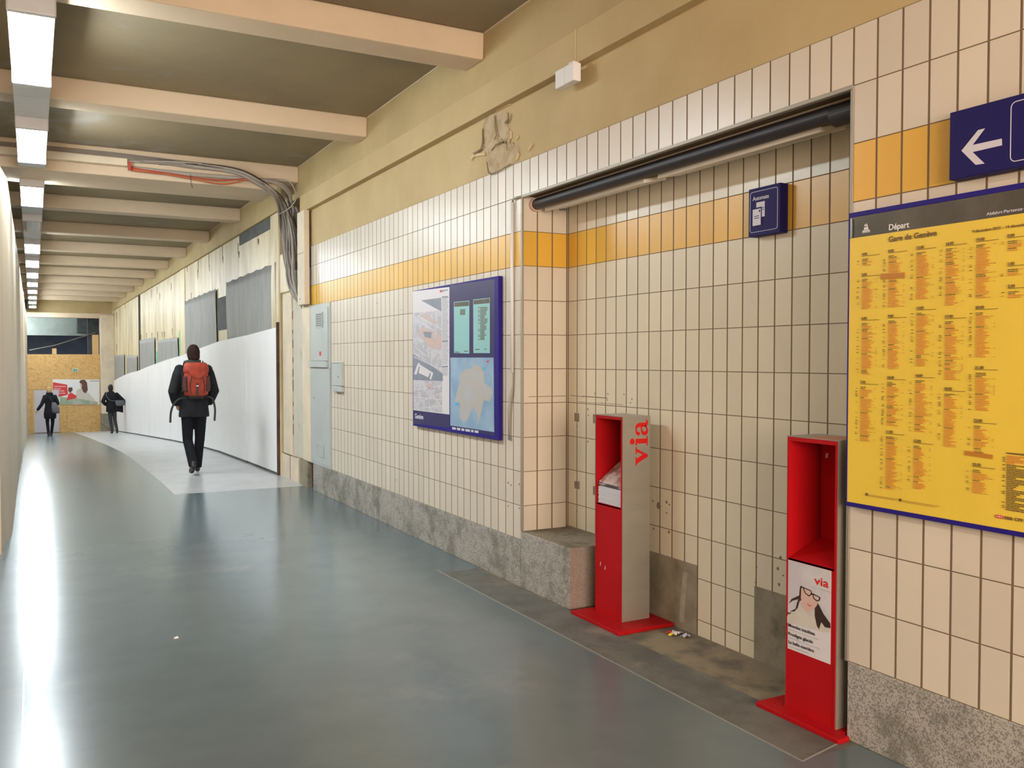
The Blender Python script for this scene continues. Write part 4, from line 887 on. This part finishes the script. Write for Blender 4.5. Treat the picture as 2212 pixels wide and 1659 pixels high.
# ------------------------------------------------------------------ far end: poster and escape sign
PYY = 40.985
def PB(pts, c0=50, r0=660, s_=.1809, y=PYY): return [WY(c0+s_*a, r0+s_*b, y) for a, b in pts]
pt = thing('advertising_poster', (1.6, 40.98, -.3), 'wide poster with a red panel and a long-haired woman on the far board wall', 'poster')
def pl2(name, m_, pts, lift, more=()):
    g = MB(); g.prism(PB(pts, y=PYY-lift), (0,-.002,0))
    for q in more: g.prism(PB(q, y=PYY-lift), (0,-.002,0))
    return g.build(name, m_, pt)
pl2('poster_sheet', 'white', [(352,880),(912,884),(914,1182),(356,1182)], 0)
pl2('red_panel', 'redlight', [(356,915),(524,945),(536,1065),(405,1098),(356,1000)], .004)
pl2('printed_coat', 'sweater', [(640,1010),(690,985),(780,1040),(860,1130),(860,1178),(640,1178),(620,1100)], .004)
pl2('printed_vegetables', mat('printed green', (.25,.36,.22), .4, col2=(.45,.45,.42), scale=3), [(440,1090),(640,1110),(890,1150),(890,1180),(440,1180)], .007)
pl2('printed_child', 'redlight', [(540,1060),(575,1040),(640,1080),(630,1110),(520,1130)], .010)
pl2('printed_child_hair', 'brownhair', [(540,980),(585,975),(592,1010),(560,1045),(538,1020)], .010)
pl2('printed_woman_hair', 'brownhair', [(668,915),(690,888),(735,885),(762,920),(772,1010),(745,1050),(715,1030),(695,980),(700,940)], .010)
pl2('printed_woman_face', 'face', [(676,922),(700,935),(705,965),(690,975),(680,955)], .013)
tx = MB(); rr = random.Random(8)
for y, x0, x1 in [(962,372,498),(990,372,448),(1015,372,466),(1042,372,500)]:
    x = x0
    while x < x1: w_ = rr.uniform(12, 28); tx.prism(PB([(x,y),(x+w_,y+2),(x+w_,y+10),(x,y+8)], y=PYY-.008), (0,-.002,0)); x += w_+5
tx.build('poster_text_lines', 'white', pt)
tx = MB(); tx.prism(PB([(800,897),(905,899),(905,907),(800,905)], y=PYY-.004), (0,-.002,0)); tx.build('poster_logo_line', 'mapdark', pt)
es = thing('escape_sign', (1.6, 40.98, .9), 'small green and white escape sign on the far board wall above the poster', 'sign')
g = MB(); g.prism(PB([(592,752),(652,752),(652,790),(592,790)]), (0,-.006,0)); g.build('sign_plate', 'signwhite', es)
g = MB(); g.prism(PB([(598,758),(620,758),(620,784),(598,784)], y=PYY-.007), (0,-.002,0)); g.prism(PB([(626,756),(648,762),(640,786),(622,780)], y=PYY-.007), (0,-.002,0)); g.build('sign_symbol', 'exitgreen', es)
bl = bpy.data.lights.new('passage_light', 'AREA'); bl.shape = 'RECTANGLE'; bl.size = .2; bl.size_y = 1.5; bl.energy = 260; bl.color = (.85, .92, 1.0)  # added unseen light to brighten the beam behind the partition
bo = bpy.data.objects.new('passage_light', bl); COL.objects.link(bo); bo.location = (-1.6, 42.0, 2.9); bo.rotation_euler = (math.radians(90), 0, math.radians(-25))

# ------------------------------------------------------------------ people
def hand(m_, wrist, d, palm_n, side, k=1.0):
    """palm with four bent fingers of unequal length and a thumb; d = direction of the fingers"""
    d = Vector(d).normalized(); n = Vector(palm_n).normalized(); a = d.cross(n).normalized()*side; w_ = Vector(wrist)
    m_.tube([w_, w_+d*.045*k, w_+d*.085*k], [.024*k, .036*k, .033*k], 10, flat=.55)
    for i, (o_, ln) in enumerate(((.027, .066), (.009, .075), (-.009, .070), (-.026, .055))):
        b = w_+d*.080*k+a*o_*k; p1 = b+d*ln*.45*k+n*.006*k; p2 = p1+(d*.75+n*.6).normalized()*ln*.32*k; p3 = p2+(d*.4+n*.9).normalized()*ln*.24*k
        m_.tube([b, p1, p2, p3], [.0095*k, .009*k, .0082*k, .0065*k], 7)
    t0 = w_+d*.03*k+a*.028*k; t1 = t0+(d*.6+a*.8).normalized()*.034*k; t2 = t1+(d*.9+a*.2+n*.3).normalized()*.030*k
    m_.tube([t0, t1, t2], [.013*k, .011*k, .008*k], 7)
def figure(name_label, base, sc_, J, mats, coat_rings, hem_z, hairfn, vox=.011, extra=None, headr=(.074, .094, .118)):
    """J: joint positions relative to the feet point (x right, y away, z up), metres; the figure faces +y"""
    B = Vector(base); R = lambda p: B+Vector(p)*sc_
    t = thing('person', base, name_label, 'person')
    bd = MB()
    # body: legs, trunk, neck, head, arms, hands
    for s_ in 'lr':
        bd.tube([R(J['hip_'+s_]), R(J['knee_'+s_]), R(J['ank_'+s_])], [.078*sc_, .050*sc_, .036*sc_], 12)
        bd.tube([R(J['sho_'+s_]), R(J['elb_'+s_]), R(J['wri_'+s_])], [.048*sc_, .038*sc_, .026*sc_], 12)
        bd.ball(R(J['sho_'+s_]), .055*sc_); bd.ball(R(J['knee_'+s_]), .054*sc_); bd.ball(R(J['elb_'+s_]), .040*sc_)
        bd.tube([R(J['ank_'+s_]), R(J['ank_'+s_])+Vector((0, .06, -.03))*sc_, R(J['toe_'+s_])], [.036*sc_, .038*sc_, .030*sc_], 10)
    sh = (Vector(J['sho_l'])+Vector(J['sho_r']))/2; hp = (Vector(J['hip_l'])+Vector(J['hip_r']))/2
    tr = []
    for q, (rx, ry) in ((0, (.15, .105)), (.25, (.14, .10)), (.5, (.135, .095)), (.75, (.155, .105)), (.93, (.165, .10)), (1.06, (.09, .07))):
        c = hp.lerp(sh, q); tr.append((*R(c), rx*sc_, ry*sc_, .9))
    bd.loft(tr)
    hd = Vector(J['head'])
    bd.tube([R(sh+Vector((0, 0, -.02))), R(hd+Vector((0, -.005, -.06)))], [.058*sc_, .052*sc_], 12)
    bd.ball(R(hd), headr[0]*sc_, headr[1]*sc_, headr[2]*sc_, 18, 12)
    bd.ball(R(hd+Vector((0, .045, -.055))), .052*sc_, .055*sc_, .055*sc_)                     # jaw
    bd.tube([R(hd+Vector((0, .085, .02))), R(hd+Vector((0, .112, -.022))), R(hd+Vector((0, .092, -.032)))], [.010*sc_, .016*sc_, .012*sc_], 8)   # nose
    bd.tube([R(hd+Vector((-.022, .094, -.058))), R(hd+Vector((0, .101, -.058))), R(hd+Vector((.022, .094, -.058)))], [.006*sc_, .009*sc_, .006*sc_], 6)
    for sx in (-1, 1): bd.ball(R(hd+Vector((sx*.077, -.002, -.015))), .012*sc_, .022*sc_, .034*sc_, 10, 7)
    for s_, sd in (('l', 1), ('r', -1)): hand(bd, R(J['wri_'+s_]), J.get('fd_'+s_, (0, .2, -1)), J.get('pn_'+s_, (sd, 0, 0)), sd, sc_)
    body = remeshed(bd, 'body', 'skin', t, .0065, 2)
    for sx in (-1, 1): MB().ball(R(hd+Vector((sx*.030, .084, .006))), .011*sc_, .008*sc_, .007*sc_, 10, 6).build('eye', 'white', body, smooth=True)
    # trousers
    tr = MB(); tr.loft([(*R(hp+Vector((0, 0, -.10))), .13*sc_, .10*sc_), (*R(hp+Vector((0, 0, 0))), .165*sc_, .125*sc_), (*R(hp+Vector((0, 0, .10))), .155*sc_, .115*sc_)])
    lw_ = J.get('legw', (.092, .066, .058))
    for s_ in 'lr':
        h_, k_, a_ = Vector(J['hip_'+s_]), Vector(J['knee_'+s_]), Vector(J['ank_'+s_])
        tr.tube([R(h_), R(h_.lerp(k_, .5)), R(k_), R(k_.lerp(a_, .35)), R(a_+Vector((0, -.005, -.02)))], [lw_[0]*sc_, (lw_[0]+lw_[1])/2*sc_, lw_[1]*sc_, (lw_[1]*.6+lw_[2]*.4)*sc_, lw_[2]*sc_], 14)
    remeshed(tr, 'trousers', mats[0], t, vox, 3)
    # coat: trunk and sleeves grown into one
    ct = MB(); ct.loft([(*R((cx, cy, cz)), rx*sc_, ry*sc_, .85) for cx, cy, cz, rx, ry in coat_rings], 26)
    sw = J.get('slv', (.076, .064, .056))
    for s_ in 'lr':
        a, b, c = Vector(J['sho_'+s_]), Vector(J['elb_'+s_]), Vector(J['wri_'+s_])
        ct.tube([R(a.lerp(b, -.08)), R(a.lerp(b, .2)), R(a.lerp(b, .6)), R(b), R(b.lerp(c, .5)), R(b.lerp(c, .92))], [.062*sc_, sw[0]*sc_, sw[0]*.97*sc_, sw[1]*1.08*sc_, sw[1]*sc_, sw[2]*sc_], 14)
        ct.ball(R(a), .072*sc_)
    if extra: extra(ct, R, sc_)
    remeshed(ct, 'coat', mats[1], t, vox, 4)
    # shoes
    for s_ in 'lr':
        a_, to = Vector(J['ank_'+s_]), Vector(J['toe_'+s_]); he = Vector(J['heel_'+s_]); sm_ = MB()
        sm_.tube([R(he), R(he.lerp(to, .35)), R(he.lerp(to, .75)), R(to)], [.034*sc_, .040*sc_, .044*sc_, .026*sc_], 12, flat=.9)
        sm_.tube([R(he.lerp(a_, .3)), R(a_+Vector((0, .0, .03)))], [.040*sc_, .044*sc_], 12)
        sm_.ball(R(to), .030*sc_, .036*sc_, .022*sc_); sm_.ball(R(he), .034*sc_)
        remeshed(sm_, 'shoe', mats[2], t, .009, 2)
    hairfn(t, R, sc_, hd)
    return t, R
# man with the pack: 13.1 m away, mid-stride, weight on the right foot
J1 = dict(hip_l=(-.085,0,.90), knee_l=(-.085,.02,.47), ank_l=(-.050,-.22,.155), heel_l=(-.054,-.26,.125), toe_l=(-.056,-.06,.035),
          hip_r=(.085,.0,.90), knee_r=(.085,.07,.49), ank_r=(.055,.14,.095), heel_r=(.056,.10,.045), toe_r=(.075,.33,.040),
          sho_l=(-.185,.0,1.455), elb_l=(-.275,-.05,1.155), wri_l=(-.215,.10,.965), sho_r=(.185,.0,1.455), elb_r=(.262,-.05,1.155), wri_r=(.205,.10,.965),
          fd_l=(.35,.6,-.7), fd_r=(-.35,.6,-.7), pn_l=(1,0,.2), pn_r=(-1,0,.2), head=(0,.02,1.675), slv=(.078,.068,.058), legw=(.094,.068,.062))
def hair_short(m_, up=.0):
    def f(t, R, s, hd):
        h = MB(); h.ball(R(hd+Vector((0,-.018,.018))), .088*s, .098*s, .116*s, 18, 12); h.ball(R(hd+Vector((0,-.045,-.035))), .084*s, .066*s, .100*s, 16, 10)
        h.ball(R(hd+Vector((.01,-.02,.085))), .055*s, .06*s, .045*s)
        remeshed(h, 'hair', m_, t, .009, 2)
    return f
def col1(ct, R, s): pass
man, R1 = figure('man walking away in a dark jacket with an orange-red backpack', (1.975, 13.08, -.006), 1.0, J1, ('trouser', 'jacket', 'shoe'),
    [(0,.0,.795,.205,.135),(0,.0,.84,.203,.135),(0,.0,.95,.190,.125),(0,0,1.05,.180,.125),(0,0,1.2,.190,.135),(0,0,1.35,.205,.135),(0,0,1.44,.195,.115),(0,0,1.50,.125,.095),(0,0,1.535,.085,.08)], .79, hair_short('hair_brown'))
cl = MB(); cl.loft([(*R1((0,.005,1.505)), .095, .088),(*R1((0,.008,1.54)), .102, .092),(*R1((0,.010,1.590)), .100, .088)], 22); remeshed(cl, 'collar', 'collar', man, .009, 2)
bp = thing('backpack', (1.975, 12.9, 1.09), 'orange-red hiking backpack with dark side pockets on the back of the walking man', 'backpack')
RB = lambda x, y, z: Vector((1.975+x, 13.08+y, z))
b1 = MB()
def bring(z, rx, ry, cy, pw=.75): c = RB(0, cy, z); return (c.x, c.y, c.z, rx, ry, pw)
b1.loft([bring(1.085,.085,.05,-.20), bring(1.10,.15,.075,-.205), bring(1.17,.168,.085,-.21), bring(1.30,.165,.090,-.215), bring(1.42,.155,.085,-.21), bring(1.47,.145,.075,-.20)], 26)
remeshed(b1, 'pack_body', 'bagred', bp, .008, 3)
b2 = MB(); b2.loft([bring(1.405,.160,.092,-.218), bring(1.44,.168,.100,-.218), bring(1.50,.160,.095,-.208), bring(1.535,.145,.080,-.195), bring(1.55,.12,.06,-.185)], 26)
remeshed(b2, 'pack_lid', 'bagred', bp, .008, 3)
fl_ = MB(); fl_.prism([RB(-.135,-.312,1.44), RB(.135,-.312,1.44), RB(.075,-.315,1.36), RB(.035,-.316,1.33), RB(-.035,-.316,1.33), RB(-.075,-.315,1.36)], (0,.03,0)); fl_.build('lid_flap', 'bagred', bp, bevel=.006)
for sx in (-1, 1):
    pk = MB(); pk.loft([(*RB(sx*.142,-.225,1.15), .034, .080, .8), (*RB(sx*.150,-.225,1.22), .036, .078, .8), (*RB(sx*.145,-.225,1.36), .030, .070, .8)], 18); remeshed(pk, 'side_pocket', 'bagdark', bp, .007, 2)
    MB().tube([RB(sx*.07,-.300,1.37), RB(sx*.095,-.308,1.25), RB(sx*.085,-.300,1.13)], .006, 6).build('compression_cord', 'black', bp)
    MB().tube(spline([RB(sx*.09,-.13,1.50), RB(sx*.12,-.03,1.555), RB(sx*.125,.10,1.49), RB(sx*.13,.155,1.35), RB(sx*.17,.10,1.20), RB(sx*.17,-.10,1.15)]), .022, 8, flat=.35).build('shoulder_strap', 'black', bp, smooth=True)
MB().prism([RB(-.012,-.318,1.27), RB(.012,-.318,1.27), RB(.014,-.310,1.10), RB(-.014,-.310,1.10)], (0,.012,0)).build('front_strap', 'black', bp)
MB().box(1.975-.014, 1.975+.014, 13.08-.326, 13.08-.316, 1.222, 1.236).build('buckle', 'white', bp, bevel=.002)
MB().loft([(*RB(0,-.17,1.045), .10, .05, .8), (*RB(0,-.17,1.10), .13, .06, .8), (*RB(0,-.17,1.12), .12, .05, .8)], 20).build('hip_pad', 'black', bp, smooth=True)
MB().tube(spline([RB(-.13,-.17,1.075), RB(-.22,-.20,1.05), RB(-.285,-.19,.99), RB(-.325,-.18,.88), RB(-.335,-.17,.73)]), .014, 6, flat=.3).build('hanging_strap', 'black', bp)
MB().tube(spline([RB(.13,-.17,1.075), RB(.20,-.20,1.06), RB(.235,-.19,.99), RB(.252,-.18,.88), RB(.245,-.17,.735)]), .014, 6, flat=.3).build('hanging_strap', 'black', bp)

# woman far left
J2 = dict(hip_l=(-.08,0,.86), knee_l=(-.085,.03,.47), ank_l=(-.055,-.10,.10), heel_l=(-.055,-.13,.06), toe_l=(-.055,.05,.035),
          hip_r=(.08,0,.86), knee_r=(.075,.05,.46), ank_r=(.03,.02,.10), heel_r=(.03,-.01,.04), toe_r=(.035,.19,.035),
          sho_l=(-.155,.0,1.37), elb_l=(-.25,-.06,1.12), wri_l=(-.395,-.05,.90), sho_r=(.155,0,1.37), elb_r=(.245,-.04,1.14), wri_r=(.16,.13,1.04),
          fd_l=(-.5,0,-.8), pn_l=(1,0,-.4), fd_r=(-.6,.7,.1), pn_r=(0,0,-1), head=(-.02,.02,1.58), slv=(.064,.054,.046), legw=(.082,.054,.045))
def hair_up(t, R, s, hd):
    h = MB(); h.ball(R(hd+Vector((0,-.016,.03))), .085*s, .095*s, .105*s, 16, 11); h.ball(R(hd+Vector((0,-.05,-.03))), .065*s, .05*s, .07*s); h.ball(R(hd+Vector((.0,-.07,.09))), .045*s)
    remeshed(h, 'hair', 'hair_blond', t, .010, 2)
wom, R2 = figure('fair-haired woman in a dark knee-length coat walking away, left arm swung out', (.50, 34.5, -1.075), 1.0, J2, ('trouser', 'coat', 'shoe'),
    [(0,0,.62,.175,.13),(0,0,.66,.19,.14),(0,0,.80,.195,.15),(0,0,.95,.175,.135),(0,0,1.08,.150,.115),(0,0,1.22,.165,.12),(0,0,1.34,.165,.115),(0,0,1.41,.12,.095),(0,0,1.45,.085,.085)], .6, hair_up,
    extra=lambda ct, R, s: ct.loft([(*R((0,-.01,1.41)), .095*s, .095*s), (*R((0,-.015,1.46)), .105*s, .105*s), (*R((-.01,-.01,1.50)), .085*s, .085*s)]))
sc_f = MB(); sc_f.loft([(*R2((-.005,.0,1.40)), .10, .10), (*R2((-.01,-.005,1.46)), .115, .105), (*R2((-.015,-.01,1.52)), .095, .10)], 18); remeshed(sc_f, 'scarf', 'coat', wom, .011, 3)
sb = thing('shoulder_bag', (.68, 34.35, -.2), 'grey shoulder bag carried by the fair-haired woman', 'bag')
g = MB(); g.loft([(*R2((.17,-.19,.80)), .09, .05, .8), (*R2((.17,-.20,.86)), .125, .075, .8), (*R2((.155,-.20,1.0)), .12, .07, .8), (*R2((.12,-.18,1.14)), .08, .045, .8), (*R2((.10,-.17,1.19)), .04, .03, .8)], 18); remeshed(g, 'bag_body', 'baggrey', sb, .011, 3)
MB().tube(spline([R2((.06,-.16,1.20)), R2((0,-.14,1.32)), R2((-.10,-.06,1.45)), R2((-.13,.09,1.38)), R2((0,.16,1.2)), R2((.15,.12,1.05)), R2((.2,-.12,1.0))]), .012, 6).build('bag_strap', 'black', sb, smooth=True)
# man far right
J3 = dict(hip_l=(-.07,0,.90), knee_l=(-.05,.03,.49), ank_l=(-.005,-.04,.10), heel_l=(-.005,-.07,.045), toe_l=(-.02,.12,.035),
          hip_r=(.08,0,.90), knee_r=(.10,.05,.50), ank_r=(.155,-.12,.14), heel_r=(.155,-.15,.10), toe_r=(.16,.02,.035),
          sho_l=(-.175,0,1.45), elb_l=(-.30,-.07,1.18), wri_l=(-.19,.08,1.05), sho_r=(.165,0,1.43), elb_r=(.36,-.05,1.22), wri_r=(.42,.10,1.10),
          fd_l=(.5,.6,-.3), pn_l=(1,0,.1), fd_r=(.2,.8,-.3), pn_r=(-1,0,0), head=(-.035,.02,1.665), slv=(.072,.064,.056), legw=(.082,.058,.048))
def flare(ct, R, s):
    ct.hexa([R((.10,-.10,.83)), R((.37,-.12,.76)), R((.37,.02,.76)), R((.10,.08,.83))], [R((.05,-.12,1.32)), R((.36,-.12,1.22)), R((.36,.0,1.22)), R((.05,.08,1.32))])
m3, R3 = figure('man in a black coat flaring to his right, walking away beside the white hoarding', (2.50, 35.3, -1.12), 1.0, J3, ('jeans', 'coat', 'shoe'),
    [(-.01,0,.80,.185,.13),(-.01,0,.86,.185,.13),(-.01,0,1.0,.18,.13),(0,0,1.15,.18,.125),(0,0,1.32,.19,.13),(0,0,1.43,.17,.11),(-.01,0,1.49,.11,.09),(-.02,0,1.55,.08,.08)], .8, hair_short('hair_black'), extra=flare)
sg_ = thing('messenger_bag', (2.75, 35.15, 0), 'dark grey messenger bag slung at the side of the man by the hoarding', 'bag')
g = MB(); g.loft([(*R3((.25,-.20,1.02)), .12, .045, .7), (*R3((.26,-.21,1.10)), .16, .06, .7), (*R3((.25,-.20,1.22)), .14, .05, .7)], 18); remeshed(g, 'bag_body', 'baggrey', sg_, .011, 3)
MB().tube(spline([R3((.12,-.20,1.20)), R3((-.05,-.17,1.22)), R3((-.18,-.13,1.38)), R3((-.14,-.02,1.53)), R3((.0,.14,1.40)), R3((.2,.12,1.25)), R3((.36,-.1,1.2))]), .014, 6, flat=.5).build('bag_strap', 'baggrey', sg_, smooth=True)

# small paper scrap on the floor in front
pc = MB(); p_ = WZ(380, 1377, .004); pc.hexa([(p_.x-.012,p_.y-.006,.0),(p_.x+.014,p_.y-.008,.0),(p_.x+.012,p_.y+.008,.0),(p_.x-.010,p_.y+.007,.0)], [(p_.x-.010,p_.y-.004,.006),(p_.x+.012,p_.y-.007,.003),(p_.x+.011,p_.y+.007,.009),(p_.x-.009,p_.y+.006,.004)])
tag(pc.build('paper_scrap', 'white'), 'tiny white paper scrap alone on the grey floor', 'litter')
